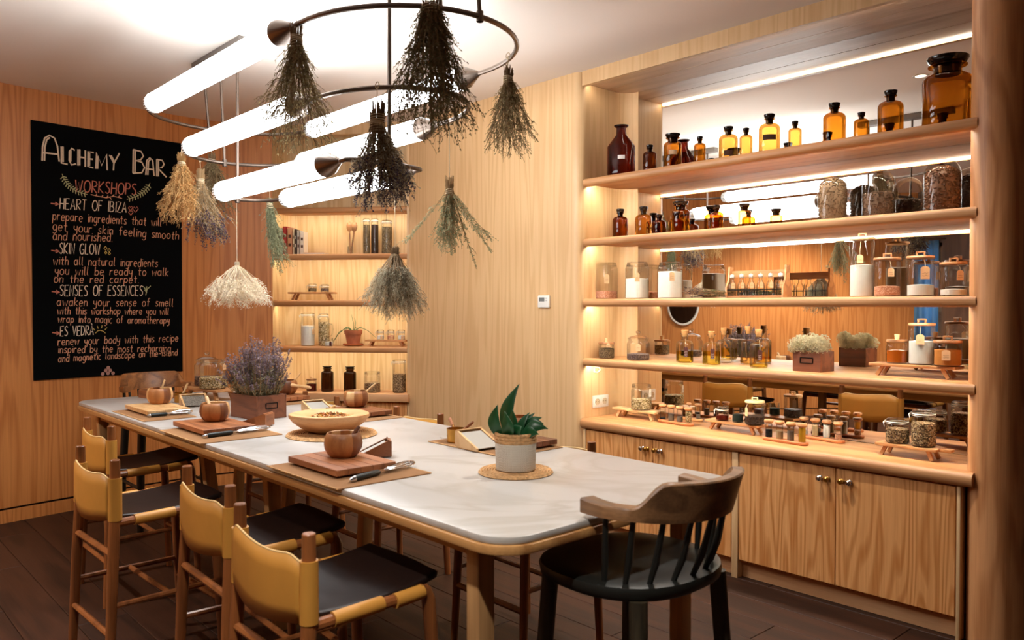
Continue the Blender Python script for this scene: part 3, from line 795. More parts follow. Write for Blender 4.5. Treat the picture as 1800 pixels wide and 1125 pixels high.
def letter(name, text, p0, p1, h, mat, wid, caps=False, jitter=0.25, seed=1):
    """text from picture point p0 to p1 (baseline ends); h = height of a capital in metres"""
    s0, z0 = pix_to_poster(*p0); s1, z1 = pix_to_poster(*p1)
    rr = random.Random(seed)
    gap = 1.0
    tot = sum(glyph_w(c) + gap for c in text) - gap
    kx = (s1 - s0) / tot; kz = h / 6.0
    mb = MB(); x = 0.0
    for c in text:
        if c != ' ':
            j = rr.uniform(-jitter, jitter)
            for st in G[c]:
                pts = [(s0 + (x + px_ + 0.08 * (py_ - 2)) * kx, z0 + (z1 - z0) * (x / tot) + (py_ + j) * kz) for px_, py_ in st]
                ribbon(mb, pts, wid)
        x += glyph_w(c) + gap
    o = mb.build(name, mat, po, smooth=False); o['kind'] = 'stuff'; return o
def zc(x, y): return (x / 2.0455, 130 + y / 2.0455)
def thick(name, pieces, mat, wid):
    mb = MB()
    for st in pieces: ribbon(mb, [pix_to_poster(*zc(*p_)) for p_ in st], wid)
    o = mb.build(name, mat, po, smooth=False); o['kind'] = 'stuff'; return o
# title, art-deco capitals with a doubled stem
title = [
 [(155, 313), (157, 262), (165, 232), (182, 222), (200, 232), (210, 260), (216, 316)], [(163, 313), (165, 264), (172, 238), (183, 230)], [(158, 284), (212, 290)],
 [(224, 262), (224, 322), (246, 326)], [(230, 262), (230, 318)],
 [(272, 276), (262, 268), (253, 280), (252, 312), (260, 328), (276, 324)], [(258, 276), (257, 316)],
 [(284, 272), (283, 330)], [(290, 272), (289, 330)], [(310, 276), (309, 335)], [(290, 300), (309, 303)],
 [(340, 284), (320, 280), (319, 334), (338, 339)], [(325, 284), (324, 332)], [(320, 306), (337, 308)],
 [(347, 342), (350, 284), (368, 330), (386, 290), (388, 347)], [(353, 342), (355, 296)],
 [(396, 292), (412, 322), (410, 348)], [(432, 286), (412, 322)], [(402, 294), (414, 316)],
 [(482, 272), (480, 358)], [(489, 272), (487, 358)], [(482, 273), (510, 280), (518, 296), (508, 310), (488, 312), (512, 318), (522, 338), (512, 356), (480, 358)],
 [(526, 364), (530, 312), (541, 302), (551, 312), (556, 367)], [(533, 364), (536, 316), (543, 308)], [(528, 342), (555, 345)],
 [(566, 308), (565, 369)], [(572, 308), (571, 369)], [(566, 308), (586, 312), (592, 326), (584, 338), (570, 340), (600, 372)]]
thick('title_lettering', title, CHALK_W, 0.011)
letter('heading_lettering', 'WORKSHOPS', zc(272, 424), zc(490, 436), 0.088, CHALK_P, 0.008, jitter=0.15, seed=3)
def spray(a, b, c, n, mat, name, wid=0.006):
    mb = MB()
    A, B, C = [Vector(pix_to_poster(*zc(*q))) for q in (a, b, c)]
    pts = [(A * (1 - t_) ** 2 + B * 2 * t_ * (1 - t_) + C * t_ * t_) for t_ in [i / 14 for i in range(15)]]
    ribbon(mb, [tuple(p_) for p_ in pts], wid * 0.7)
    for i in range(1, n):
        t_ = i / n
        p_ = A * (1 - t_) ** 2 + B * 2 * t_ * (1 - t_) + C * t_ * t_
        d = ((B - A) * (1 - t_) + (C - B) * t_).normalized(); nn = Vector((-d.y, d.x))
        for s_ in (1, -1):
            ribbon(mb, [tuple(p_), tuple(p_ + d * 0.012 + nn * (0.022 * s_))], wid)
    mb.build(name, mat, po, smooth=False)['kind'] = 'stuff'
spray((226, 360), (242, 420), (316, 434), 12, CHALK_G, 'leaf_spray')
spray((541, 393), (520, 440), (457, 451), 11, CHALK_G, 'leaf_spray')
thick('twig_drawing', [[(328, 434), (352, 440), (384, 446), (410, 440), (440, 448)], [(345, 440), (350, 432)], [(366, 444), (372, 436)], [(384, 446), (390, 438)], [(404, 442), (412, 434)], [(396, 444), (402, 452)], [(425, 444), (432, 438)]], CHALK_O, 0.006)
HD = [('HEART OF IBIZA', (217, 486), (455, 499), 0.078), ('SKIN GLOW', (214, 646), (358, 650), 0.078), ('SENSES OF ESSENCES', (214, 798), (511, 798), 0.078), ('ES VEDRÀ', (214, 943), (333, 938), 0.07)]
for i, (s, a, b, h) in enumerate(HD):
    letter('heading_lettering', s, zc(*a), zc(*b), h, CHALK_W, 0.0065, jitter=0.12, seed=20 + i)
for y_ in (466, 635, 782, 930):
    thick('arrow', [[(184, y_), (211, y_ + 3)], [(200, y_ - 4), (213, y_ + 3), (200, y_ + 8)]], CHALK_P, 0.008)
BODY = [('prepare ingredients that will', (191, 526), (580, 548), .062), ('get your skin feeling smooth', (191, 562), (642, 596), .062), ('and nourished.', (191, 597), (404, 603), .062),
 ('with all natural ingredients', (191, 686), (566, 694), .06), ('you will be ready to walk', (197, 722), (604, 726), .06), ('on the red carpet.', (193, 750), (498, 752), .056),
 ('awaken your sense of smell', (203, 834), (620, 836), .058), ('with this workshop where you will', (204, 864), (604, 866), .052), ('wrap into magic of aromatherapy', (206, 894), (606, 898), .052),
 ('renew your body with this recipe', (205, 976), (637, 962), .056), ('inspired by the most recharging', (206, 1004), (610, 998), .052), ('and magnetic landscape on the island', (206, 1036), (634, 1012), .05)]
for i, (s, a, b, h) in enumerate(BODY):
    letter('text_lettering', s, zc(*a), zc(*b), h, CHALK_O, 0.0052, jitter=0.2, seed=40 + i)
def heart(cx, cy, r): return [(cx, cy + r), (cx - r, cy - r * .2), (cx - r * .5, cy - r), (cx, cy - r * .4), (cx + r * .5, cy - r), (cx + r, cy - r * .2), (cx, cy + r)]
thick('heart_drawing', [heart(470, 484, 8), heart(488, 488, 10), heart(471, 500, 8)], CHALK_P, 0.005)
def dia(cx, cy, r): return [(cx, cy - r), (cx + r * .8, cy), (cx, cy + r), (cx - r * .8, cy), (cx, cy - r)]
thick('diamond_drawing', [dia(379, 627, 7), dia(392, 634, 6), dia(380, 643, 5), dia(393, 646, 5)], CHALK_Y, 0.005)
thick('sprig_drawing', [[(522, 796), (527, 775), (540, 762)], [(526, 780), (514, 764)], [(526, 780), (526, 764)], [(526, 786), (518, 776)]], CHALK_G, 0.006)
thick('sun_drawing', [[(340, 932), (348, 924), (358, 922), (368, 925), (376, 932)], [(338, 922), (332, 914)], [(350, 916), (347, 906)], [(362, 914), (364, 904)], [(374, 920), (382, 912)]], CHALK_Y, 0.005)
mb = MB()
for cx, cy in ((385, 1056), (376, 1066), (392, 1066), (365, 1078), (384, 1076), (402, 1076)):
    s, z = pix_to_poster(*zc(cx, cy)); vs = []
    for k in range(12):
        q = wall_s(s + 0.013 * cos(k * pi / 6), 0.0114); vs.append((q.x, q.y, z + 0.014 * sin(k * pi / 6)))
    mb.add(vs, [tuple(range(12))])
mb.build('pebble_drawing', plain('chalk_mauve', lin(186, 140, 128), 0.9), po, smooth=False)['kind'] = 'stuff'

# ------------------------------------------------------------------ dining table
TZ = 0.90
TX0, TX1, TY0, TY1 = -5.56, -1.50, 1.335, 2.44
t = thing('dining_table', 'long counter-height table with white marble top on an oak frame', 'table', ((TX0 + TX1) / 2, (TY0 + TY1) / 2, 0))
tc_ = t.location.copy()
def tl(x): return x - tc_.x
def tm(yv): return yv - tc_.y
m = MB(); m.prism(rrect(tl(TX0), tl(TX1), tm(TY0), tm(TY1), 0.11, 8), TZ - 0.022, TZ); m.build('marble_top', MARBLE, t, bevel=0.006, angle=30)
m = MB(); m.prism(rrect(tl(TX0) - 0.008, tl(TX1) + 0.008, tm(TY0) - 0.008, tm(TY1) + 0.008, 0.118, 8), TZ - 0.048, TZ - 0.022); m.build('oak_frame', TABLE_W, t, bevel=0.004, angle=30)
for yv in (TY0 + 0.10, TY1 - 0.10):
    m = MB(); m.box(tl(TX0) + 0.2, tl(TX1) - 0.2, tm(yv) - 0.015, tm(yv) + 0.015, TZ - 0.105, TZ - 0.048); m.build('apron', TABLE_W, t)
for xv, off_, sl in ((-1.69, 0.085, 0.0), (-3.43, 0.285, 0.05), (-4.2, 0.285, 0.10), (-5.35, 0.10, 0.05)):
    for s, yv in ((1, TY0 + off_), (-1, TY1 - off_)):
        m = MB(); m.obox((tl(xv), tm(yv) + s * sl, 0.0), (tl(xv), tm(yv), TZ - 0.049), 0.055, 0.06, (0, 1, 0)); m.build('leg', LEG_W, t, bevel=0.006)
for xv in (-3.43, -4.2):
    m = MB(); m.box(tl(xv) - 0.02, tl(xv) + 0.02, tm(TY0) + 0.37, tm(TY1) - 0.37, 0.10, 0.16); m.build('stretcher', LEG_W, t, bevel=0.004)

# ------------------------------------------------------------------ bar stools
def make_stool(label, loc, rz, group):
    t = thing('bar_stool', label, 'stool', loc, rz, group)
    for s in (-1, 1):
        m = MB(); m.tube([(s * 0.235, -0.235, 0), (s * 0.225, -0.215, 0.45), (s * 0.216, -0.2, 0.72), (s * 0.215, -0.2, 0.897), (s * 0.215, -0.2, 0.90)], [0.017, 0.021, 0.021, 0.0185, 0.016], 14); m.build('back_post', STOOL_W, t)
        m = MB(); m.tube([(s * 0.225, 0.225, 0), (s * 0.215, 0.205, 0.45), (s * 0.207, 0.195, 0.625), (s * 0.207, 0.185, 0.65), (s * 0.207, 0.16, 0.66)], [0.016, 0.02, 0.021, 0.02, 0.018], 12); m.build('leg', STOOL_W, t)
        m = MB(); m.tube([(s * 0.215, -0.2, 0.65), (s * 0.207, 0.19, 0.655)], 0.017, 10); r = m.build('side_rail', STOOL_W, t)
        for y0, y1 in ((-0.13, 0.03), (0.07, 0.17)):
            m = MB(); m.tube([(s * 0.213, y0, 0.651), (s * 0.209, y1, 0.654)], 0.0215, 12); m.build('leather_sleeve', LEATHER, r)
        m = MB(); m.tube([(s * 0.227, -0.222, 0.33), (s * 0.217, 0.21, 0.33)], 0.0115, 8); m.build('side_stretcher', STOOL_W, t)
        m = MB(); m.tube([(s * 0.217, -0.201, 0.662), (s * 0.215, -0.2, 0.828)], 0.0255, 14); m.build('back_sleeve', LEATHER, t)
    m = MB(); m.tube([(-0.222, -0.213, 0.53), (0.222, -0.213, 0.53)], 0.0135, 8); m.build('back_stretcher', STOOL_W, t)
    m = MB(); m.tube([(-0.207, 0.19, 0.645), (0.207, 0.19, 0.645)], 0.016, 8); m.build('front_rail', STOOL_W, t)
    m = MB(); m.tube([(-0.222, 0.0, 0.33), (0.222, 0.0, 0.33)], 0.0115, 8); m.build('cross_stretcher', STOOL_W, t)
    m = MB(); m.tube([(-0.232, -0.228, 0.22), (0.232, -0.228, 0.22)], 0.012, 8); m.build('lower_stretcher', STOOL_W, t)
    m = MB(); m.tube([(-0.22, 0.214, 0.25), (0.22, 0.214, 0.25)], 0.0145, 8); m.build('foot_rail', STOOL_W, t)
    # leather back: a sheet hung between the posts, bowed towards the back
    m = MB(); n = 24; vs = []
    for i in range(n + 1):
        u = i / n; x = -0.21 + 0.42 * u
        yb = -0.222 - 0.03 * sin(pi * u)
        e = min(u, 1 - u)
        zt = 0.826 + 0.022 * min(1, e / 0.10) - 0.008 * sin(pi * u) + 0.006 * sin(2 * pi * u)
        zb = 0.664 - 0.022 * sin(pi * u)
        for k in range(5):
            vs.append((x, yb - 0.004 * sin(pi * k / 4), zb + (zt - zb) * k / 4))
    m.add(vs, [(i * 5 + k, (i + 1) * 5 + k, (i + 1) * 5 + k + 1, i * 5 + k + 1) for i in range(n) for k in range(4)])
    o = m.build('leather_back', LEATHER, t, angle=80); md = o.modifiers.new('thickness', 'SOLIDIFY'); md.thickness = 0.005; md.offset = 0
    m = MB(); m.tube([(vs[i * 5 + 4][0], vs[i * 5 + 4][1], vs[i * 5 + 4][2] + 0.001) for i in range(n + 1)], 0.0032, 6); m.build('leather_edge', STITCH, o)
    # sling seat with a lip at the front
    m = MB(); nx_, ny_ = 14, 18; top = []
    for j in range(ny_ + 1):
        v = j / ny_; yy = -0.185 + 0.43 * v
        for i in range(nx_ + 1):
            u = i / nx_; x = (-0.205 + 0.41 * u) * (1 - 0.06 * v ** 4)
            z = 0.679 - 0.016 * sin(pi * u) * (1 - 0.5 * v) - 0.012 * sin(pi * v) + 0.018 * v ** 2 + 0.014 * v ** 4 * sin(pi * u)
            top.append((x, yy, z))
    W_ = nx_ + 1; NT = len(top)
    bot = [(x * 0.985, y_ * 0.99, z - 0.024) for x, y_, z in top]
    fs = [(j * W_ + i, j * W_ + i + 1, (j + 1) * W_ + i + 1, (j + 1) * W_ + i) for j in range(ny_) for i in range(nx_)]
    fs += [tuple(NT + q for q in reversed(f)) for f in fs]
    rim = [i for i in range(nx_)] + [j * W_ + nx_ for j in range(ny_)] + [ny_ * W_ + nx_ - i for i in range(nx_)] + [(ny_ - j) * W_ for j in range(ny_)]
    for a, b in zip(rim, rim[1:] + rim[:1]): fs.append((b, a, NT + a, NT + b))
    m.add(top + bot, fs); m.build('seat', LEATHER_D, t, bevel=0.008, angle=60)
    return t
gA = 'tan leather bar stools along the table'
st0 = make_stool('tan leather bar stool nearest the camera, at the lower left of the table', (-2.12, 1.21, 0), 0, gA)
dup(st0, (-2.80, 1.295, 0), radians(-2), 'tan leather bar stool second from the camera along the left side', gA)
dup(st0, (-3.55, 1.13, 0), radians(2), 'tan leather bar stool pulled out furthest from the table, brown seat fully visible', gA)
dup(st0, (-4.49, 1.39, 0), 0, 'tan leather bar stool furthest from the camera on the near long side', gA)
dup(st0, (-2.57, 2.42, 0), pi, 'tan leather bar stool across the table behind the potted plant', gA)
dup(st0, (-3.75, 2.48, 0), pi, 'tan leather bar stool across the table behind the bowl of petals', gA)
dup(st0, (-4.88, 2.48, 0), pi, 'tan leather bar stool across the table at its far end by the bookcase', gA)

# ------------------------------------------------------------------ windsor chairs
def make_windsor(label, loc, rz, rail, legm, group):
    t = thing('windsor_chair', label, 'chair', loc, rz, group)
    # seat: rounded D, slightly dished, front (+y) straighter
    m = MB(); ns = 40
    def outline(k, f=1.0):
        a = 2 * pi * k / ns; c, s_ = cos(a), sin(a)
        e = 2.6
        r = 1.0 / (abs(c) ** e + abs(s_) ** e) ** (1 / e)
        x, y_ = 0.272 * r * c * f, 0.085 + 0.25 * r * s_ * f
        if y_ < 0.085: x *= 1 - 0.12 * ((y_ - 0.085) / -0.25) ** 2
        return x, y_
    rows = [(0.0, 0.727), (0.35, 0.726), (0.7, 0.73), (0.92, 0.735), (0.985, 0.731), (1.0, 0.72), (0.985, 0.70), (0.93, 0.69), (0.0, 0.69)]
    vs = []; idx = []
    for f, z in rows:
        if f == 0.0: idx.append([len(vs)]); vs.append((0, 0.085, z))
        else:
            r_ = []
            for k in range(ns):
                x, y_ = outline(k, f); r_.append(len(vs)); vs.append((x, y_, z))
            idx.append(r_)
    fs = []
    for a, b in zip(idx, idx[1:]):
        for k in range(ns):
            l = (k + 1) % ns
            if len(a) == 1: fs.append((a[0], b[k], b[l]))
            elif len(b) == 1: fs.append((a[k], b[0], a[l]))
            else: fs.append((a[k], b[k], b[l], a[l]))
    m.add(vs, fs); m.build('seat', EBON, t, angle=50)
    for sx in (-1, 1):
        for sy_ in (-1, 1):
            m = MB(); m.tube([(sx * 0.215, 0.075 + sy_ * 0.20, 0), (sx * 0.205, 0.075 + sy_ * 0.185, 0.4), (sx * 0.19, 0.075 + sy_ * 0.168, 0.695)], [0.021, 0.025, 0.026], 14); m.build('leg', legm, t)
    for sx in (-1, 1):
        m = MB(); m.tube([(sx * 0.207, -0.115, 0.30), (sx * 0.207, 0.265, 0.30)], 0.011, 8); m.build('side_stretcher', legm, t)
    m = MB(); m.tube([(-0.209, 0.268, 0.24), (0.209, 0.268, 0.24)], 0.012, 8); m.build('foot_rail', legm, t)
    # rail: horseshoe arm bow, rising into a tall crest at the back; angle 0 = back (-y)
    def bow(a):
        return 0.228 * sin(a), 0.02 - 0.225 * cos(a)
    def crest(a):
        q = abs(a) / radians(62)
        w = max(0.0, min(1.0, (1.0 - q) / 0.35)); w = w * w * (3 - 2 * w)
        return w
    m = MB(); na = 56; vs = []
    A = radians(101)
    for i in range(na + 1):
        a = -A + 2 * A * i / na
        x, y_ = bow(a); tx, ty = cos(a), sin(a)
        ox, oy = sin(a), -cos(a)
        w = crest(a)
        zb = 0.918 - 0.004 * w; zt = 0.952 + 0.075 * w + 0.008 * max(0, abs(a) - radians(80)) / radians(24)
        hw = 0.026 - 0.008 * w
        lean = 0.03 * w
        for dr, z in ((-hw, zb), (hw, zb), (hw + lean, zt - 0.004), (hw + lean - 0.004, zt), (-hw + lean + 0.004, zt), (-hw + lean, zt - 0.004)):
            vs.append((x + ox * dr, y_ + oy * dr, z))
    fs = [(i * 6 + k, i * 6 + (k + 1) % 6, (i + 1) * 6 + (k + 1) % 6, (i + 1) * 6 + k) for i in range(na) for k in range(6)]
    fs += [tuple(range(5, -1, -1)), tuple(na * 6 + k for k in range(6))]
    m.add(vs, fs); o = m.build('rail', rail, t, angle=45)
    b = bmesh.new(); b.from_mesh(o.data); bmesh.ops.recalc_face_normals(b, faces=b.faces); b.to_mesh(o.data); b.free()
    for d in (-83, -62, -41, -20, 0, 20, 41, 62, 83):
        a = radians(d); x, y_ = bow(a)
        f = 0.86
        sx_, sy2 = 0.222 * sin(a), 0.02 - 0.15 * cos(a)
        m = MB(); m.tube([(sx_, sy2, 0.72), ((sx_ + x) / 2, (sy2 + y_) / 2, 0.80), (x, y_, 0.93)], [0.0075, 0.0105, 0.0075], 8); m.build('spindle', EBON, t)
    return t
make_windsor('dark windsor bar chair with brown bow rail at the near end of the table', (-1.455, 1.895, 0), radians(90), WIND_R, EBON_LEG, 'windsor chairs at the table ends')
make_windsor('windsor bar chair with warm brown crest at the far end under the poster', (-5.72, 1.90, 0), radians(-90), WIND_FAR, EBON, 'windsor chairs at the table ends')

# ------------------------------------------------------------------ dried herb bundles
def bundle(name, label, top, hang, length, spread, leafmat, stemmat, n=90, leaves=26, leaf=(0.012, 0.004), tie=0.22, expo=1.2, bare=0.25,
           seed=1, tipmat=None, tip=0.0, r0=0.02, lean=(0, 0), wraps=4, fluff=False, curl=0.0, group='dried herb bundles hanging from the pendant lamp', extra=(), tips_n=14, sprig=4, sprig_l=9):
    """top = where the cut stem ends are; hang = point on the lamp ring it is tied to; the bunch hangs head down"""
    rr = random.Random(seed)
    t = thing(name, label, 'dried herbs', top, 0, group)
    st = MB(); lf = MB(); tp = MB()
    tl_ = -length * tie
    def leafquad(mb, p_, d, l, w):
        d = d.normalized(); s = d.cross(Vector((rr.uniform(-1, 1), rr.uniform(-1, 1), rr.uniform(-1, 1))))
        if s.length < 1e-4: return
        s = s.normalized() * (w / 2); e = p_ + d * l; mid = p_ + d * (l * 0.45)
        mb.add([p_, mid + s, e, mid - s], [(0, 1, 2, 3)])
    stems = []
    for i in range(n):
        th = rr.uniform(0, 2 * pi); rho = sqrt(rr.random()); ln = length * rr.uniform(0.68, 1.0) * (1 - 0.12 * rho)
        stems.append((th, rho, ln))
    def path(th, rho, ln, k=9, dx=0.0, dy=0.0, sp=None):
        sp = spread if sp is None else sp
        out = []; cut = rr.random() * 0.75
        for q in range(k + 1):
            u = q / k
            if u < 0.15:
                w = u / 0.15; rad = r0 * (1.25 - 0.4 * w) * (0.1 + 0.9 * rho); z = tl_ * (cut + (1 - cut) * w)
            else:
                w = (u - 0.15) / 0.85
                rad = r0 * 0.85 * rho + (sp * rho - r0 * 0.85 * rho) * w ** expo
                z = tl_ - (ln + tl_) * w
            wob = 0.012 * spread / 0.15 * u
            out.append(Vector((rad * cos(th) + lean[0] * u * u + dx * u + rr.uniform(-wob, wob), rad * sin(th) + lean[1] * u * u + dy * u + rr.uniform(-wob, wob), z + curl * sin(pi * u) * rho)))
        return out
    def dress(pts):
        st.tube(pts, [0.0016 * (1 - 0.6 * q / len(pts)) for q in range(len(pts))], 3, cap=False)
        m_ = len(pts) - 1
        for _ in range(sprig):
            u = bare + (0.95 - bare) * rr.random(); f = u * m_; q = min(int(f), m_ - 1); p_ = pts[q].lerp(pts[q + 1], f - q)
            out_ = Vector((p_.x, p_.y, 0)); out_ = out_.normalized() if out_.length > 1e-5 else Vector((1, 0, 0))
            d = (pts[q + 1] - pts[q]).normalized() * 0.9 + out_ * rr.uniform(0.0, 0.6) + Vector((rr.uniform(-1, 1), rr.uniform(-1, 1), rr.uniform(-.6, .2))) * 0.55
            e = p_ + d.normalized() * rr.uniform(0.3, 1.0) * 0.16 * length
            md_ = p_.lerp(e, .5) + Vector((0, 0, 0.006)); st.tube([p_, md_, e], [.0011, .0009, .0006], 3, cap=False)
            for k_ in range(sprig_l):
                w_ = rr.random(); pp = p_.lerp(md_, w_ * 2) if w_ < .5 else md_.lerp(e, w_ * 2 - 1)
                leafquad(lf, pp, d.normalized() * rr.uniform(.3, 1) + Vector((rr.uniform(-1, 1), rr.uniform(-1, 1), rr.uniform(-1, .6))) * .8, leaf[0] * rr.uniform(.5, 1.1), leaf[1] * rr.uniform(.8, 1.3))
        for _ in range(leaves):
            u = bare + (1 - bare) * rr.random() ** 0.8
            f = u * m_; q = min(int(f), m_ - 1); p_ = pts[q].lerp(pts[q + 1], f - q)
            ax = (pts[q + 1] - pts[q]).normalized()
            d = ax * rr.uniform(0.3, 1.0) + Vector((rr.uniform(-1, 1), rr.uniform(-1, 1), rr.uniform(-0.7, 0.7))) * (0.9 if not fluff else 1.5)
            if fluff: p_ = p_ + Vector((rr.uniform(-1, 1), rr.uniform(-1, 1), rr.uniform(-1, 1))) * 0.014
            leafquad(lf, p_, d, leaf[0] * rr.uniform(0.6, 1.3), leaf[1] * rr.uniform(0.7, 1.2))
        if tipmat:
            for _ in range(tips_n):
                u = 1 - tip * rr.random()
                f = u * m_; q = min(int(f), m_ - 1); p_ = pts[q].lerp(pts[q + 1], f - q) + Vector((rr.uniform(-1, 1), rr.uniform(-1, 1), rr.uniform(-1, 1))) * 0.004
                d = Vector((rr.uniform(-1, 1), rr.uniform(-1, 1), rr.uniform(-1.2, 0.4)))
                leafquad(tp, p_, d, 0.010, 0.006)
    for s_ in stems: dress(path(*s_))
    for (th, ln, sp, z0) in extra:       # single long sprays: direction, length factor, reach, start
        for k in range(4):
            dress([Vector((p_.x, p_.y, p_.z)) for p_ in path(th + rr.uniform(-.12, .12), 1.0, length * ln, 9, 0, 0, sp)])
    st.build('stems', stemmat, t, smooth=False)
    o = lf.build('foliage', leafmat, t, smooth=False); o['kind'] = 'stuff'
    if tipmat:
        o = tp.build('flower_heads', tipmat, t, smooth=False); o['kind'] = 'stuff'
    tw = MB()
    for k in range(wraps):
        z = tl_ + (k - wraps / 2) * 0.007 * max(1, length / 0.45)
        tw.tube([((r0 * 1.02) * cos(a), (r0 * 1.02) * sin(a), z + 0.003 * sin(a + k)) for a in [2 * pi * i / 14 for i in range(14)]], 0.0024, 5, closed=True)
    tw.build('twine_wrap', TWINE, t)
    h = Vector(hang) - Vector(top)
    sg = MB(); sg.tube([(0, 0, tl_ * 0.9), (h.x * 0.2, h.y * 0.2, 0.01 + max(0, h.z * 0.15)), tuple(h)], 0.0016, 5); sg.tube([(h.x + 0.013 * cos(a), h.y, h.z + 0.013 * sin(a)) for a in [2 * pi * i / 12 for i in range(12)]], 0.0018, 5, closed=True)
    sg.build('string', TWINE, t)
    return t
H_DARK = herb('dark_olive_herb', lin(112, 102, 72), 0.9, var=0.5, scale=25)
H_OLIVE = herb('olive_herb', lin(150, 134, 96), 0.9, var=0.45, scale=25)
H_GREEN = herb('sage_green_herb', lin(150, 152, 118), 0.9, var=0.4, scale=25)
H_STRAW = herb('straw_gold', lin(206, 168, 112), 0.9, var=0.3, scale=25)
H_GREY = herb('grey_green_herb', lin(172, 160, 136), 0.9, var=0.35, scale=25)
H_FLUFF = herb('silvery_fluff', lin(190, 182, 158), 0.95, var=0.3, scale=25)
H_WHITE = herb('cream_blossom', lin(238, 228, 208), 0.9, var=0.12, scale=30)
H_LAV = herb('lavender_violet', lin(92, 78, 106), 0.9, var=0.4, scale=30)
H_LAVD = herb('lavender_dark', lin(84, 74, 86), 0.9, var=0.4, scale=30)
S_BROWN = plain('brown_stem', lin(126, 100, 70), 0.9)
S_TAN = plain('tan_stem', lin(176, 146, 106), 0.9)
Z1, Z2, Z3 = 2.60, 2.355, 2.11
def ringp(x, y, z): return at_z(x, y, z)
a = ringp(521, 43, Z1); bundle('herb_bundle', 'olive brown herb bundle tied to the top lamp ring beside the first cone cap', a + Vector((0, 0, .012)), a, 0.56, 0.15, H_OLIVE, S_BROWN, 90, 24, (0.014, 0.0035), 0.13, 1.2, 0.16, 11, r0=0.022, wraps=6, sprig=6)
a = ringp(757, 8, Z1); bundle('herb_bundle', 'dark bushy herb bundle hanging highest at the front of the top lamp ring', a + Vector((0, 0, .02)), a, 0.56, 0.175, H_DARK, S_BROWN, 130, 24, (0.015, 0.0045), 0.06, 1.0, 0.08, 12, r0=0.03, sprig=7)
a = ringp(893, 98, Z1); bundle('herb_bundle', 'brown herb bundle hanging furthest right from the top lamp ring', a + Vector((0, 0, -.04)), a, 0.44, 0.12, H_OLIVE, S_BROWN, 80, 22, (0.013, 0.0035), 0.14, 0.95, 0.17, 13, r0=0.02, sprig=6)
a = ringp(663, 150, Z2); bundle('lavender_bundle', 'grey lavender bundle with dark flower heads hanging in front of the lowest tubes', a + Vector((0, 0, -.05)), a, 0.47, 0.15, H_GREY, S_BROWN, 140, 20, (0.014, 0.0035), 0.2, 1.2, 0.28, 14, H_LAVD, 0.28, r0=0.028, wraps=9, tips_n=24)
a = ringp(790, 216, Z2); bundle('herb_bundle', 'green herb bundle with long curling side sprays hanging against the flat oak wall', Vector((a.x, a.y, 2.11)), a, 0.40, 0.07, H_GREEN, S_TAN, 60, 34, (0.011, 0.005), 0.18, 1.1, 0.2, 15, r0=0.016, extra=((radians(0), 0.68, 0.2, 0), (radians(20), 0.78, 0.22, 0), (radians(222), 0.8, 0.22, 0), (radians(40), 1.1, 0.13, 0), (radians(45), 0.9, 0.2, 0)), wraps=3)
a = ringp(694, 312, Z3); bundle('fluffy_grass_bundle', 'fluffy silver grey grass bundle hanging lowest over the table centre', Vector((a.x, a.y, 1.785)), a, 0.37, 0.155, H_FLUFF, S_BROWN, 150, 90, (0.008, 0.0028), 0.14, 0.75, 0.34, 16, r0=0.018, wraps=4, fluff=True, sprig=6, sprig_l=24)
a = ringp(416, 352, Z3); bundle('baby_breath_bundle', 'cream white dried blossom bundle hanging like a dome on a long string', Vector((a.x, a.y, 1.755)), a, 0.29, 0.20, H_WHITE, H_WHITE, 130, 50, (0.009, 0.005), 0.10, 0.72, 0.5, 17, sprig=4, sprig_l=14, r0=0.012, wraps=3, fluff=True)
a = ringp(319, 270, Z2); bundle('straw_bundle', 'golden straw bundle hanging in front of the poster edge', a + Vector((0, 0, .01)), a, 0.44, 0.105, H_STRAW, H_STRAW, 110, 30, (0.017, 0.0035), 0.15, 1.0, 0.15, 18, r0=0.02, wraps=3, lean=(-0.02, -0.02))
a = ringp(352, 282, Z2); bundle('lavender_bundle', 'pale lavender bundle with violet tips hanging beside the golden straw', Vector((a.x, a.y, 2.31)), a, 0.50, 0.13, H_GREY, S_TAN, 120, 12, (0.016, 0.003), 0.16, 1.15, 0.2, 19, H_LAV, 0.2, r0=0.022, wraps=6, tips_n=20, lean=(0.04, 0.03))
a = ringp(372, 228, Z1); bundle('herb_bundle', 'brownish herb bundle half hidden behind the tube above the pale lavender', Vector((a.x, a.y, 2.46)), a, 0.46, 0.15, H_OLIVE, S_BROWN, 110, 26, (0.014, 0.004), 0.12, 0.95, 0.15, 20, r0=0.02)
a = ringp(474, 294, Z2); bundle('herb_bundle', 'sage green drooping herb bundle hanging in front of the bookcase edge', Vector((a.x, a.y, 2.17)), a, 0.50, 0.06, H_GREEN, H_GREEN, 60, 40, (0.012, 0.005), 0.1, 1.0, 0.12, 21, r0=0.018, lean=(0.03, 0.05), sprig=3)

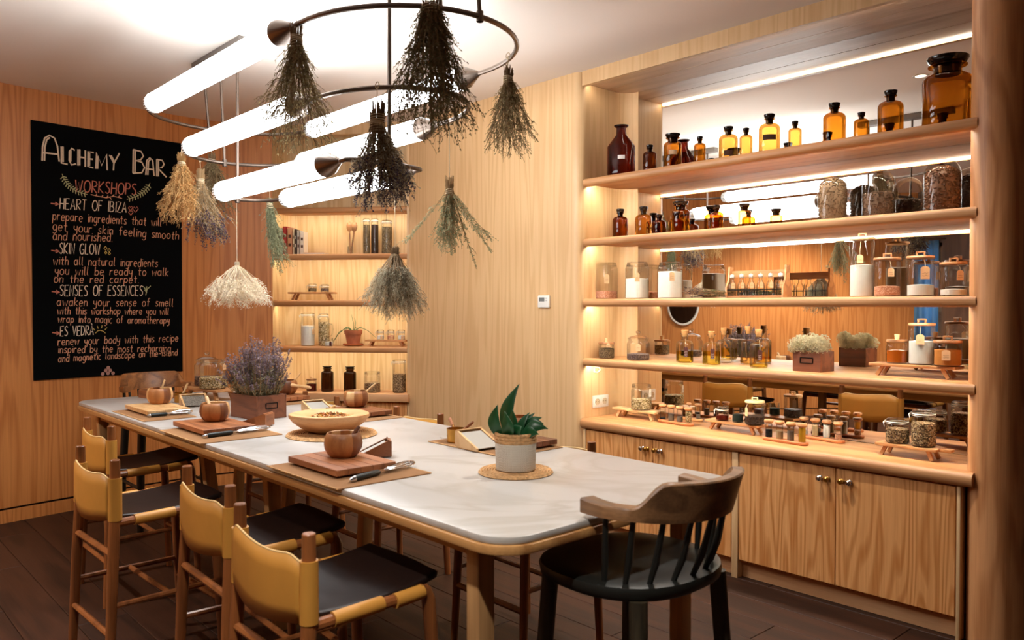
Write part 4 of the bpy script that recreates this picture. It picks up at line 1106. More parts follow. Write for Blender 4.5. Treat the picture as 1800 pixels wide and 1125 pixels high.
# ------------------------------------------------------------------ glassware builders
def toward_cam(p):       # angle, in the thing's own frame, that faces the room's camera side
    return atan2(-p[1], -p[0])
def make_tag(parent, R, z, ang, w=0.026, h=0.045, mat=PAPER, ink=INK, ztop=None, lines=2):
    """paper tag hung on a string against a vessel of radius R; z = tag centre"""
    m = MB(); m.prism([(-w / 2, -h / 2), (w / 2, -h / 2), (w / 2, h / 2 - 0.008), (w / 4, h / 2), (-w / 4, h / 2), (-w / 2, h / 2 - 0.008)], 0, 0.0012)
    M = Matrix.Rotation(ang, 4, 'Z') @ Matrix.Translation((R + 0.004, 0, z)) @ Matrix.Rotation(pi / 2, 4, 'Z') @ Matrix.Rotation(pi / 2, 4, 'X')
    m.xf(M); o = m.build('tag', mat, parent)
    k = MB()
    rr = random.Random(int(abs(R * 1e4)) + int(abs(z * 1e4)))
    for i in range(lines):
        yy = -h * 0.05 - i * h * 0.18; x0 = -w * 0.32; pts = []
        for q in range(9):
            pts.append((x0 + w * 0.64 * q / 8, yy + rr.uniform(-1, 1) * h * 0.05))
        for (a, b), (c, d) in zip(pts, pts[1:]):
            k.add([(a, b, 0.0016), (c, d, 0.0016), (c, d + 0.0012, 0.0016), (a, b + 0.0012, 0.0016)], [(0, 1, 2, 3)])
    k.xf(M); k.build('writing', ink, o, smooth=False)
    if ztop is not None:
        st = MB(); a, b = M @ Vector((0, h / 2 - 0.006, 0.001)), Vector((R * 0.6 * cos(ang), R * 0.6 * sin(ang), ztop))
        st.tube([a, (Vector(((R + 0.003) * cos(ang), (R + 0.003) * sin(ang), (a.z + ztop) / 2 + 0.002))), b], 0.0011, 5); st.build('string', TWINE, o)
    return o
def seeds(R, z0, z1, size, n, seed=1, dome=0.0):
    """loose beans: small ellipsoids over the outside of the fill, real geometry"""
    rr = random.Random(seed); mb = MB()
    for i in range(n):
        if rr.random() < 0.75:
            a = rr.uniform(0, 2 * pi); z = rr.uniform(z0, z1); r = R
            if dome and z > z1 - dome: r = R * sqrt(max(0.02, 1 - ((z - z1 + dome) / dome) ** 2))
            c = Vector((r * cos(a), r * sin(a), z))
        else:
            a = rr.uniform(0, 2 * pi); r = R * sqrt(rr.random()); zz = z1
            if dome: zz = z1 - dome + dome * sqrt(max(0, 1 - (r / R) ** 2))
            c = Vector((r * cos(a), r * sin(a), zz))
        M = Matrix.Rotation(rr.uniform(0, 6), 3, 'Z') @ Matrix.Rotation(rr.uniform(0, 6), 3, 'X')
        s = size * rr.uniform(0.8, 1.15)
        vs = [c + M @ Vector(v) for v in ((s, 0, 0), (-s, 0, 0), (0, s * .65, 0), (0, -s * .65, 0), (0, 0, s * .5), (0, 0, -s * .5))]
        mb.add(vs, [(0, 2, 4), (2, 1, 4), (1, 3, 4), (3, 0, 4), (2, 0, 5), (1, 2, 5), (3, 1, 5), (0, 3, 5)])
    return mb
def fill_solid(parent, R, z0, z1, mat, dome=0.0, n=24, name='contents', lump=0.0, sq=None):
    m = MB()
    pr_ = [(0, z0), (R, z0), (R, max(z0 + 0.001, z1 - dome - 0.001))]
    if dome:
        pr_ += [(R * cos(radians(a)), z1 - dome + dome * sin(radians(a))) for a in (15, 35, 55, 75)] + [(0, z1)]
    else: pr_ += [(R, z1), (R * 0.6, z1 + lump), (0, z1 + lump * 1.4)]
    m.lathe(pr_, n, rmod=sq)
    return m.build(name, mat, parent, angle=50)
def sqmod(k=0.12, ph=0.0):     # rounded-square section
    def f(t, z):
        c, s = abs(cos(t + ph)), abs(sin(t + ph)); e = 5.0
        return (1.0 / (c ** e + s ** e) ** (1 / e)) * 0.93
    return f
def shoulder(R, H, rn, zs, nstep=5):
    """body up to zs then a rounded shoulder into neck radius rn"""
    pr_ = [(0, 0.002), (R * 0.86, 0.0), (R * 0.97, 0.004), (R, 0.012), (R, zs)]
    hs = (R - rn) * 0.8
    for i in range(1, nstep + 1):
        a = radians(90 * i / nstep)
        pr_.append((rn + (R - rn) * cos(a), zs + hs * sin(a)))
    return pr_, zs + hs
def amber(px, w, ytop, z, Y, label, mat=AMBER, style='round', group='amber apothecary bottles', note=None, base=None):
    p = at_y(px, 300, Y); s = scale_at((p.x, Y, z + 0.1)); R = w * s / 2
    H = at_y(px, ytop, Y).z - z
    t = thing('apothecary_bottle', label, 'bottle', (p.x, Y, z), 0, group)
    rn = max(0.009, R * (0.36 if style != 'wide' else 0.58)); nh = H * (0.2 if style != 'wide' else 0.2)
    zs = H - nh - (R - rn) * 0.8 - H * 0.05
    if style == 'cone':
        zs = H * 0.57
        pr_ = [(0, 0.002), (R * 0.9, 0.0), (R, 0.008), (R, zs), (R * 0.96, zs + H * 0.02), (rn * 1.1, H * 0.80), (rn, H * 0.83), (rn * 0.95, H * 0.95), (rn * 1.3, H * 0.97), (rn * 1.3, H * 0.985)]
        m = MB(); m.lathe(pr_, 32); m.build('glass_body', mat, t)
        m = MB(); m.lathe([(0, H * 0.985), (rn * 1.45, H * 0.985), (rn * 1.5, H * 0.995), (rn * 0.9, H), (0, H)], 20); m.build('stopper', STOPPER, t)
    else:
        pr_, zn = shoulder(R, H, rn, zs)
        lip = H * 0.86
        pr_ += [(rn * 0.96, zn + (lip - zn) * 0.5), (rn, lip - 0.004), (rn * 1.35, lip), (rn * 1.35, lip + 0.004), (rn, lip + 0.005)]
        m = MB(); m.lathe(pr_, 28); m.build('glass_body', mat, t)
        m = MB(); m.lathe([(0, zn * 0.99), (rn * 0.85, zn * 0.99), (rn * 0.95, lip), (rn * 1.28, lip + (H - lip) * 0.35), (rn * 1.45, lip + (H - lip) * 0.7), (rn * 1.45, H * 0.985), (rn * 1.1, H), (0, H)], 20); m.build('stopper', STOPPER, t)
    if note:
        nm_, zc_, hh, ww, mt = note
        a = toward_cam((p.x, Y)); m = MB(); nseg = 6; vs = []
        for i in range(nseg + 1):
            b = a - ww / 2 + ww * i / nseg
            for zz in (zc_ * H - hh * H / 2, zc_ * H + hh * H / 2): vs.append(((R + 0.0008) * cos(b), (R + 0.0008) * sin(b), zz))
        m.add(vs, [(2 * i, 2 * i + 2, 2 * i + 3, 2 * i + 1) for i in range(nseg)]); m.build(nm_, mt, t)
    return t
YS = 4.08
S1, S2, S3, S4 = SHELF_Z
CT = 0.763
LABELW = plain('worn_paper_label', lin(206, 170, 130), 0.8)
LABELD = plain('dark_remnant_label', lin(70, 40, 20), 0.8)
gS1 = 'amber bottles on the topmost niche shelf'
for px, w_, yt, lb, mt, sty, nt in [
 (1092, 49, 220.7, 'large red-brown bottle with conical shoulders and white emblem, leftmost on the topmost shelf', AMBER_R, 'cone', ('emblem', .33, .075, .5, PAPER_W)),
 (1142, 23.6, 254.8, 'small dark amber bottle next to the conical red-brown bottle', AMBER_D, 'round', None),
 (1182.5, 31, 235, 'amber bottle with wide black stopper and a paper strip label', AMBER, 'wide', ('paper_strip', .42, .13, .9, LABELW)),
 (1230, 20, 240, 'slim small amber bottle standing alone after the wide-stoppered one', AMBER, 'round', None),
 (1280, 32.5, 222.5, 'medium honey-coloured bottle with a small printed panel near its foot', AMBER_L, 'round', ('print', .15, .16, .9, LABELD)),
 (1311, 22, 225, 'narrow honey-coloured bottle between two larger ones on the topmost shelf', AMBER_L, 'round', None),
 (1352, 36, 200.5, 'honey-coloured bottle with a torn dark label on its belly', AMBER_L, 'round', ('torn_label', .36, .14, 1.3, LABELD)),
 (1397, 22.5, 213, 'small bright amber bottle right of the torn-label bottle', AMBER_L, 'round', None),
 (1466, 37.5, 181, 'tall orange-brown bottle fourth from the column on the topmost shelf', AMBER, 'round', None),
 (1513.5, 25, 197.6, 'short amber bottle between two tall orange-brown ones', AMBER, 'round', None),
 (1564.5, 42, 159, 'tall orange-brown bottle next to the giant amber jug', AMBER, 'round', None),
 (1664, 80, 100, 'giant amber glass jug beside the round column', AMBER, 'wide', None)]:
    amber(px, w_, yt, S1, 4.0 if w_ > 60 else 3.945, lb, mt, sty, gS1, nt)
gS2 = 'small amber bottles on the second niche shelf'
for px, w_, yt, lb, mt, sty in [
 (1090.5, 27, 367, 'near-black brown bottle, leftmost on the second shelf', AMBER_D, 'round'),
 (1131.5, 29, 363, 'yellowish amber bottle second from the left on the second shelf', AMBER_L, 'round'),
 (1159, 24, 377, 'squat dark brown bottle beside the yellowish amber one', AMBER_D, 'round'),
 (1196.5, 32, 353.7, 'amber bottle with a wide stopper on the second shelf', AMBER, 'wide'),
 (1260, 24, 360.5, 'orange amber bottle in the middle of the second shelf', AMBER, 'round'),
 (1309, 22.7, 358, 'pale amber bottle furthest right among the small ones on the second shelf', AMBER_L, 'wide')]:
    amber(px, w_, yt, S2, 4.1, lb, mt, sty, gS2)
def dome(px, w, ytop, z, Y, fillpx, label, seedmat, size, n, seed):
    p = at_y(px, 300, Y); s = scale_at((p.x, Y, z + 0.1)); R = w * s / 2; H = at_y(px, ytop, Y).z - z
    fz = at_y(px, fillpx, Y).z - z
    t = thing('glass_dome', label, 'glass dome', (p.x, Y, z), 0, 'glass domes of seeds on the second niche shelf')
    m = MB(); m.lathe([(R * 1.0, 0.002), (R, 0.01), (R, H - R)] + [(R * cos(radians(a)), H - R + R * sin(radians(a))) for a in (12, 25, 38, 51, 64, 77)] + [(0, H)], 32); m.build('glass_bell', GLASS, t)
    dm = max(0.0, fz - (H - R)) if fz > H - R else 0.012
    Ri = R * 0.93
    fill_solid(t, Ri * 0.95, 0.003, fz - size, seedmat, min(dm, Ri), name='seed_core')
    o = seeds(Ri * 0.97, 0.004, fz - size * .5, size, n, seed, min(dm, Ri)).build('seeds', seedmat, t, angle=60); o['kind'] = 'stuff'
BEANM = speckle('bean_mix', [lin(120, 88, 60), lin(88, 60, 40), lin(150, 112, 78)], 120)
dome(1464, 50.5, 305, S2, 4.09, 312, 'glass dome filled to the top with pale brown seeds, leftmost dome', plain('pale_brown_seed', lin(140, 112, 84), 0.7, var=0.3, scale=50), 0.005, 1500, 3)
dome(1545, 54.5, 297.5, S2, 4.09, 337, 'glass dome half filled with dark brown seeds, middle dome', plain('dark_brown_seed', lin(104, 76, 54), 0.7, var=0.3, scale=50), 0.005, 1100, 4)
dome(1657, 60, 278.7, S2, 4.09, 291, 'tallest glass dome full of coffee beans beside the column', BEAN, 0.0065, 1500, 5)

def wood_lid(t, R, z, h=0.014, knob='block', mat=LIDW):
    m = MB(); m.lathe([(0, z), (R * 0.9, z), (R * 1.03, z + 0.002), (R * 1.05, z + h * 0.5), (R * 1.0, z + h), (0, z + h)], 28); o = m.build('lid', mat, t)
    if knob == 'block':
        m = MB(); hw, hh = R * 0.34, R * 0.36
        for a in ((-hw, -hw + 0.008, 0), (hw - 0.008, hw, 0)): m.box(a[0], a[1], -0.008, 0.008, z + h, z + h + hh)
        m.box(-hw, hw, -0.008, 0.008, z + h + hh - 0.007, z + h + hh); m.xf(Matrix.Rotation(0.5, 4, 'Z')); m.build('handle', mat, o, bevel=0.002)
    elif knob == 'knob':
        m = MB(); m.lathe([(R * 0.22, z + h), (R * 0.24, z + h + 0.012), (R * 0.27, z + h + R * 0.5), (R * 0.24, z + h + R * 0.54), (0, z + h + R * 0.54)], 16); m.build('handle', CORK_P, o)
    return o
def clip_lid(t, R, z, ang=0.0, clip=True):
    m = MB(); m.lathe([(R * 0.94, z - 0.006), (R * 1.0, z - 0.004), (R * 1.0, z + 0.006), (R * 0.9, z + 0.010), (R * 0.55, z + 0.012), (0, z + 0.011)], 28); o = m.build('lid', GLASS_S, t)
    g = MB(); g.lathe([(R * 0.96, z - 0.009), (R * 1.01, z - 0.008), (R * 1.01, z - 0.005), (R * 0.96, z - 0.004)], 28); g.build('seal', plain('white_rubber', lin(236, 228, 214), 0.7), t)
    if clip:
        c = MB(); a = ang
        dx, dy = cos(a), sin(a); px_, py_ = -dy, dx
        c.tube([(dx * R * 1.0 + px_ * 0.012, dy * R + py_ * 0.012, z), (dx * (R + 0.012) + px_ * 0.012, dy * (R + 0.012) + py_ * 0.012, z - 0.012), (dx * (R + 0.008), dy * (R + 0.008), z - 0.034), (dx * (R + 0.012) - px_ * 0.012, dy * (R + 0.012) - py_ * 0.012, z - 0.012), (dx * R - px_ * 0.012, dy * R - py_ * 0.012, z)], 0.0013, 5)
        c.lathe([(R * 1.02, z - 0.016), (R * 1.03, z - 0.0145), (R * 1.02, z - 0.013)], 24); c.build('wire_clip', STEEL, t)
    return o
def jar(name, label, loc, R, H, fill=None, lid='clip', tagp=None, group=None, sq=False, cat='jar', neck=0.93, glass=GLASS, seedn=0, seed=1, ssize=0.004, rz=0.0, lidmat=LIDW, bodyh=None):
    """clear storage jar: glass body, lid, contents, tag. H includes the lid. fill=(material, fraction)"""
    t = thing(name, label, cat, loc, rz, group)
    lh = {'clip': 0.012, 'wood': 0.013, 'woodknob': 0.014 + R * 0.54, 'block': 0.014 + R * 0.36, 'glassknob': R * 0.75, 'cork': 0.02, 'screw': 0.014, 'open': 0.0}[lid]
    hb = H - lh
    rm = sqmod() if sq else None
    rn = R * neck
    hs = min((R - rn) * 1.3 + 0.004, hb * 0.2)
    nk = min(0.016, hb * 0.14)
    pr_ = [(0, 0.003), (R * 0.88, 0.0), (R * 0.985, 0.005), (R, 0.014), (R, hb - nk - hs), (R * 0.985, hb - nk - hs * 0.6), (rn * 1.02, hb - nk), (rn, hb - nk + 0.003), (rn, hb - 0.002), (rn * 1.03, hb)]
    m = MB(); m.lathe(pr_, 32, rmod=rm); m.build('glass_body', glass, t, angle=40)
    if fill:
        mt, fr = fill; zt = 0.006 + (hb - nk - hs) * fr
        fill_solid(t, R * 0.94, 0.006, zt, mt, sq=rm, lump=0.004)
        if seedn:
            o = seeds(R * 0.935, 0.008, zt, ssize, seedn, seed).build('loose_pieces', mt, t, angle=60); o['kind'] = 'stuff'
    if lid == 'clip': clip_lid(t, rn * 1.05, hb + 0.001, toward_cam(loc) - 1.4)
    elif lid == 'wood': wood_lid(t, rn * 1.02, hb, 0.013, None, lidmat)
    elif lid == 'woodknob': wood_lid(t, rn * 1.02, hb, 0.014, 'knob', lidmat)
    elif lid == 'block': wood_lid(t, rn * 1.02, hb, 0.014, 'block', lidmat)
    elif lid == 'screw':
        m = MB(); m.lathe([(rn * 1.02, hb - 0.012), (rn * 1.05, hb - 0.010), (rn * 1.05, hb + 0.012), (rn * 0.98, hb + 0.014), (0, hb + 0.014)], 28); m.build('lid', GLASS_S, t)
    elif lid == 'glassknob':
        k = R * 0.75
        m = MB(); m.lathe([(rn * 1.08, hb), (rn * 1.08, hb + 0.004), (rn * 0.8, hb + k * 0.3), (rn * 0.3, hb + k * 0.42), (rn * 0.12, hb + k * 0.5), (rn * 0.12, hb + k * 0.6), (rn * 0.25, hb + k * 0.75), (rn * 0.22, hb + k * 0.95), (0, hb + k)], 28); m.build('lid', GLASS_S, t)
    if tagp:
        zc_, w_, h_, mt, da = tagp
        make_tag(t, R, zc_ * hb, toward_cam(loc) + da - rz, w_, h_, mt, INK, hb)
    return t
def jpx(name, label, px, w, ytop, z, Y, **kw):
    p = at_y(px, 500, Y); s = scale_at((p.x, Y, z + 0.05)); H = at_y(px, ytop, Y).z - z
    return jar(name, label, (p.x, Y, z), w * s / 2, H, **kw)
# third shelf: square white jars, lavender, bottle rack, salts
gw = 'square clip jars on the third niche shelf'
jpx('storage_jar', 'square glass jar with peach block contents, leftmost on the third shelf', 1064.5, 37, 462, S3, 4.04, fill=(PEACH, .22), lid='screw', sq=True, tagp=(.58, .032, .06, PAPER, 0.1), group=gw)
jpx('storage_jar', 'square glass jar half full of white powder with kraft tag', 1120, 37, 461, S3, 4.04, fill=(SALT, .62), lid='screw', sq=True, tagp=(.62, .030, .055, PAPER, 0.0), group=gw)
jpx('storage_jar', 'square glass jar nearly full of white powder beside the dried lavender sprigs', 1178, 39, 461, S3, 4.04, fill=(SALT, .86), lid='screw', sq=True, tagp=(.64, .030, .055, PAPER, 0.15), group=gw)
gs_ = 'wooden-lidded salt jars on the third niche shelf'
jpx('salt_jar', 'tallest white-filled jar with wooden lid on the third shelf', 1515, 41, 410, S3, 4.06, fill=(SALT, .58), lid='block', tagp=(.66, .030, .042, PAPER, -0.15), group=gs_, neck=0.97, lidmat=CORK_P)
jpx('salt_jar', 'wooden-lidded jar with coral pink salt at its bottom', 1559.5, 44, 445, S3, 4.03, fill=(PEACH, .28), lid='block', tagp=(.66, .030, .042, PAPER, 0.25), group=gs_, neck=0.97)
jpx('salt_jar', 'wooden-lidded jar with a little white salt and large kraft tag', 1618, 45, 442, S3, 4.03, fill=(SALT, .3), lid='block', tagp=(.62, .040, .060, PAPER, 0.3), group=gs_, neck=0.97)
jpx('salt_jar', 'wooden-lidded jar with thin layer of white salt touching the column', 1676, 43, 453, S3, 4.03, fill=(SALT, .2), lid='block', tagp=(.66, .030, .046, PAPER, 0.45), group=gs_, neck=0.97)
# lavender sprigs lying on the shelf
t = thing('lavender_sprigs', 'dark green lavender sprigs lying in front of the square white jars', 'dried herbs', (at_y(1243, 515, 3.98).x, 3.98, S3))
rr = random.Random(5); lf = MB(); st = MB()
for i in range(26):
    y0 = rr.uniform(-0.05, 0.06); z0 = rr.uniform(0.006, 0.04); dz = rr.uniform(-0.01, 0.03)
    a = Vector((0.14, y0, z0)); b = Vector((-0.15 * rr.uniform(.7, 1), y0 + rr.uniform(-.03, .03), max(0.006, z0 + dz)))
    st.tube([a, (a + b) / 2, b], 0.0014, 4)
    for k in range(46):
        u = rr.random(); p = a.lerp(b, u); d = Vector((-0.6, rr.uniform(-1, 1), rr.uniform(-.4, 1)))
        s_ = d.cross(Vector((rr.random(), rr.random(), rr.random()))).normalized() * .003; d = d.normalized() * rr.uniform(.008, .018)
        q = p + d; q.z = max(q.z, 0.002)
        lf.add([p, p + d * .5 + s_, q, p + d * .5 - s_], [(0, 1, 2, 3)], 0 if u < .6 else 1)
st.build('stems', S_BROWN, t); o = lf.build('foliage', [plain('fresh_dark_green', lin(74, 84, 50), .8, var=.3), H_LAVD], t, smooth=False); o['kind'] = 'stuff'
# bottle rack
xa = at_y(1279, 500, 4.0).x; xb = at_y(1381, 500, 4.0).x; xm = (xa + xb) / 2; wr = xb - xa
rk = thing('bottle_rack', 'small wooden rack holding six swing-top bottles on the third shelf', 'rack', (xm, 4.02, S3))
for s in (-1, 1):
    m = MB(); pts = [(-0.045, 0), (0.045, 0), (0.045, 0.06), (0.025, 0.10), (0.025, 0.178), (-0.012, 0.178), (-0.02, 0.10), (-0.045, 0.06)]
    m.prism(pts, -0.005, 0.005); m.xf(Matrix.Translation((s * (wr / 2 - 0.005), 0, 0)) @ Matrix.Rotation(pi / 2, 4, 'Z') @ Matrix.Rotation(pi / 2, 4, 'X')); m.build('side_panel', RISER_W, rk)
m = MB(); m.box(-wr / 2 + .01, wr / 2 - .01, -0.04, 0.04, 0.004, 0.012); m.build('base', RISER_W, rk)
m = MB(); m.box(-wr / 2 + .01, wr / 2 - .01, 0.012, 0.02, 0.115, 0.155); m.build('back_rail', RISER_W, rk)
m = MB(); m.tube([(-wr / 2 + .01, -0.038, 0.045), (wr / 2 - .01, -0.038, 0.045)], 0.003, 8); m.build('front_bar', BLACKM, rk)
labs = ['leftmost', 'second from the left', 'third from the left', 'third from the right', 'second from the right', 'rightmost']
for i in range(6):
    x = xm - wr / 2 + wr * (i + 0.5) / 6
    t = thing('swing_top_bottle', 'small clear swing-top bottle with kraft tag, %s in the wooden rack' % labs[i], 'bottle', (x, 4.0, S3 + 0.0125), 0, 'swing-top bottles in the wooden rack')
    R = wr / 6 * 0.40
    m = MB(); m.lathe([(0, .001), (R * .95, 0), (R, .004), (R, .05), (R * .85, .066), (R * .42, .084), (R * .42, .100), (R * .55, .102), (R * .5, .106)], 20); m.build('glass_body', GLASS_S, t)
    m = MB(); m.lathe([(0, .002), (R * .9, .002), (R * .9, .04), (0, .04)], 18); m.build('liquid', WATER, t)
    m = MB(); m.lathe([(R * .3, .10), (R * .5, .108), (R * .45, .12), (0, .122)], 14); m.build('stopper', WHITE_PL, t)
    m = MB(); m.tube([(-R * .5, 0, .098), (-R * .6, 0, .112), (0, 0, .126), (R * .6, 0, .112), (R * .5, 0, .098)], .0011, 5); m.build('wire', STEEL, t)
    make_tag(t, R * 0.9, .058, toward_cam((x, 4.0)) + .2, .02, .034, PAPER, INK, .088, 1)
# fourth shelf
jpx('spice_jar', 'small jar full of grey-green seeds with round wooden lid, leftmost on the fourth shelf', 1066.5, 28, 594, S4, 3.98, fill=(HERBC, .8), lid='woodknob', tagp=(.95, .024, .026, PAPER, 0.2), seedn=500, ssize=.003, neck=.97)
jpx('cookie_jar', 'round glass jar with knobbed glass lid and dark buds at the bottom', 1122, 40, 581, S4, 3.99, fill=(LAVC, .32), lid='glassknob', tagp=(.62, .03, .045, PAPER, 0.0), seedn=500, ssize=.004, neck=.86)
def oil(px, w, ytop, ybase, label, liq=None, frac=0.5, tagm=None, sq=False):
    p = at_z(px, ybase - 3, S4)
    if p.y > 4.19: p = Vector((at_y(px, ybase, 4.19).x, 4.19, S4))
    s = scale_at((p.x, p.y, S4 + .1)); R = w * s / 2; H = at_y(px, ytop, p.y).z - S4
    t = thing('oil_bottle', label, 'bottle', (p.x, p.y, S4), 0, 'corked oil bottles on the fourth niche shelf')
    rn = R * .36; zs = H * .55; rm = sqmod() if sq else None
    pr_, zn = shoulder(R, H, rn, zs)
    pr_ += [(rn, H * .86), (rn * 1.45, H * .875), (rn * 1.45, H * .90), (rn * 1.05, H * .905)]
    m = MB(); m.lathe(pr_, 28, rmod=(lambda a, z: rm(a, z) if z < zs else 1) if rm else None); m.build('glass_body', GLASS_S, t, angle=50)
    m = MB(); m.lathe([(0, H * .80), (rn * .8, H * .80), (rn * 1.0, H * .905), (rn * 1.15, H * .99), (rn * 1.0, H), (0, H)], 16); m.build('cork', CORK, t)
    if liq:
        m = MB(); m.lathe([(0, .006), (R * .93, .006), (R * .95, .012), (R * .95, zs * frac), (0, zs * frac)], 24, rmod=rm); m.build('oil', liq, t)
    if tagm:
        make_tag(t, R, zs * .62, toward_cam(p) + .12, .024, .062, TAG_D, PAPER_W, H * .72, 3)
    return t
oil(1203.5, 30, 580, 640, 'corked oil bottle half full of yellow oil, leftmost with maroon tag', OILY, .62, True)
oil(1250.5, 28, 582, 644, 'square corked bottle mostly full of yellow oil with maroon tag', OILY, .72, True, True)
oil(1272, 26, 576, 639, 'empty clear square corked bottle behind the yellow oil bottles', None, 0, False, True)
oil(1315, 27, 573, 643, 'corked bottle with a little orange oil partly behind another bottle', OILO, .3)
oil(1333.5, 31, 579, 649, 'corked bottle with thin layer of yellow oil and maroon tag, nearest the planter', OILY, .16, True)
# planter boxes
def planter(label, loc, rz, w, d, h, group, holder_face):
    t = thing('planter_box', label, 'planter', loc, rz, group)
    th = .009
    for nme, bx in (('front', (-w / 2, w / 2, -d / 2, -d / 2 + th, 0, h)), ('back', (-w / 2, w / 2, d / 2 - th, d / 2, 0, h)), ('left', (-w / 2, -w / 2 + th, -d / 2 + th, d / 2 - th, 0, h)), ('right', (w / 2 - th, w / 2, -d / 2 + th, d / 2 - th, 0, h))):
        m = MB(); m.box(*bx); m.build('side_panel', PLANTER_W, t, bevel=.0015, seg=1)
    m = MB(); m.box(-w / 2 + th, w / 2 - th, -d / 2 + th, d / 2 - th, .004, h * .85); m.build('soil', SOIL, t)
    m = MB(); hw, hh = .034, .014
    for a, b in (((-hw, -hh), (hw, -hh)), ((hw, -hh), (hw, hh)), ((hw, hh), (-hw, hh)), ((-hw, hh), (-hw, -hh))):
        m.obox((a[0], 0, a[1]), (b[0], 0, b[1]), .004, .004, (0, 1, 0))
    if holder_face == 'front': m.xf(Matrix.Translation((0, -d / 2 - .002, h * .56)))
    else: m.xf(Matrix.Translation((w / 2 + .002, 0, h * .56)) @ Matrix.Rotation(pi / 2, 4, 'Z'))
    m.build('label_holder', BLACKM, t)
    return t
p = at_z(1442, 655, S4)
pw_, pd_ = .155, .15
tp_ = planter('brown wooden planter box with pale moss on the fourth niche shelf', (p.x - pw_ / 2, p.y + pd_ / 2 + .003, S4), 0, pw_, pd_, .105, 'wooden planter boxes', 'front')
ms = MB(); rr = random.Random(9)
clumps = [(rr.uniform(-pw_ / 2, pw_ / 2), rr.uniform(-pd_ / 2, pd_ / 2), .105 + rr.uniform(.0, .062), rr.uniform(.024, .036)) for _ in range(40)]
for i in range(6500):
    cx_, cy_, cz_, cr_ = rr.choice(clumps)
    dv = Vector((rr.gauss(0, 1), rr.gauss(0, 1), rr.gauss(0, 1))).normalized(); c = Vector((cx_, cy_, cz_)) + dv * cr_ * rr.uniform(.8, 1.05)
    if c.z < .1: continue
    for k in range(3):
        d = (dv + Vector((rr.uniform(-1, 1), rr.uniform(-1, 1), rr.uniform(-.6, 1)))).normalized() * rr.uniform(.004, .009); s_ = d.cross(Vector((rr.random(), rr.random(), rr.random() + .1))).normalized() * .003
        ms.add([c, c + d * .5 + s_, c + d, c + d * .5 - s_], [(0, 1, 2, 3)])
o = ms.build('moss', herb('cream_moss', lin(226, 218, 188), .95, var=.25, scale=60), tp_, smooth=False); o['kind'] = 'stuff'
# footed boards
def riser(label, loc, rz, w, d, h, mat, group='footed wooden serving boards', th=.014, handle=0.0, legw=.016):
    t = thing('footed_board', label, 'serving board', loc, rz, group)
    m = MB(); m.prism(rrect(-w / 2, w / 2, -d / 2, d / 2, .006, 3), h - th, h); m.build('board', mat, t, bevel=.002)
    if handle:
        m = MB(); m.prism([(w / 2 - .01, -d * .28), (w / 2 + handle * .2, -d * .2), (w / 2 + handle, -d * .18), (w / 2 + handle, d * .18), (w / 2 + handle * .2, d * .2), (w / 2 - .01, d * .28)], h - th, h); m.build('handle', mat, t, bevel=.002)
    for sx in (-1, 1):
        for sy_ in (-1, 1):
            m = MB(); m.obox((sx * w * .34, sy_ * d * .3, h - th), (sx * w * .41, sy_ * d * .33, 0.004), legw, legw, (0, 1, 0)); m.build('leg', mat, t)
    return t
pa = at_z(1612, 658, S4 + 0.0); 
ry = 4.04
xa = at_y(1535, 640, ry).x; xb = at_y(1688, 640, ry).x
riser('acacia footed board carrying honey and powder jars on the fourth niche shelf', ((xa + xb) / 2, ry, S4), 0, xb - xa, .12, .062, RISER_W)
zr = S4 + .0625
gk = 'jars on the acacia footed board'
jpx('honey_jar', 'honey jar with dark wooden lid and pale wooden knob on the footed board', 1578, 36, 587, zr, 4.03, fill=(HONEY, .72), lid='woodknob', group=gk, neck=.93)
jpx('powder_jar', 'tall jar of white powder with wooden lid and kraft tag on the footed board', 1621, 43, 560, zr, 4.04, fill=(SALT, .64), lid='block', tagp=(.66, .036, .048, PAPER, -.1), group=gk, neck=.97)
jpx('powder_jar', 'low jar of orange powder with wooden lid and kraft tag beside the column', 1667, 45, 590, zr, 4.02, fill=(ORANGE, .82), lid='block', tagp=(.5, .036, .048, PAPER, -.1), group=gk, neck=.97)
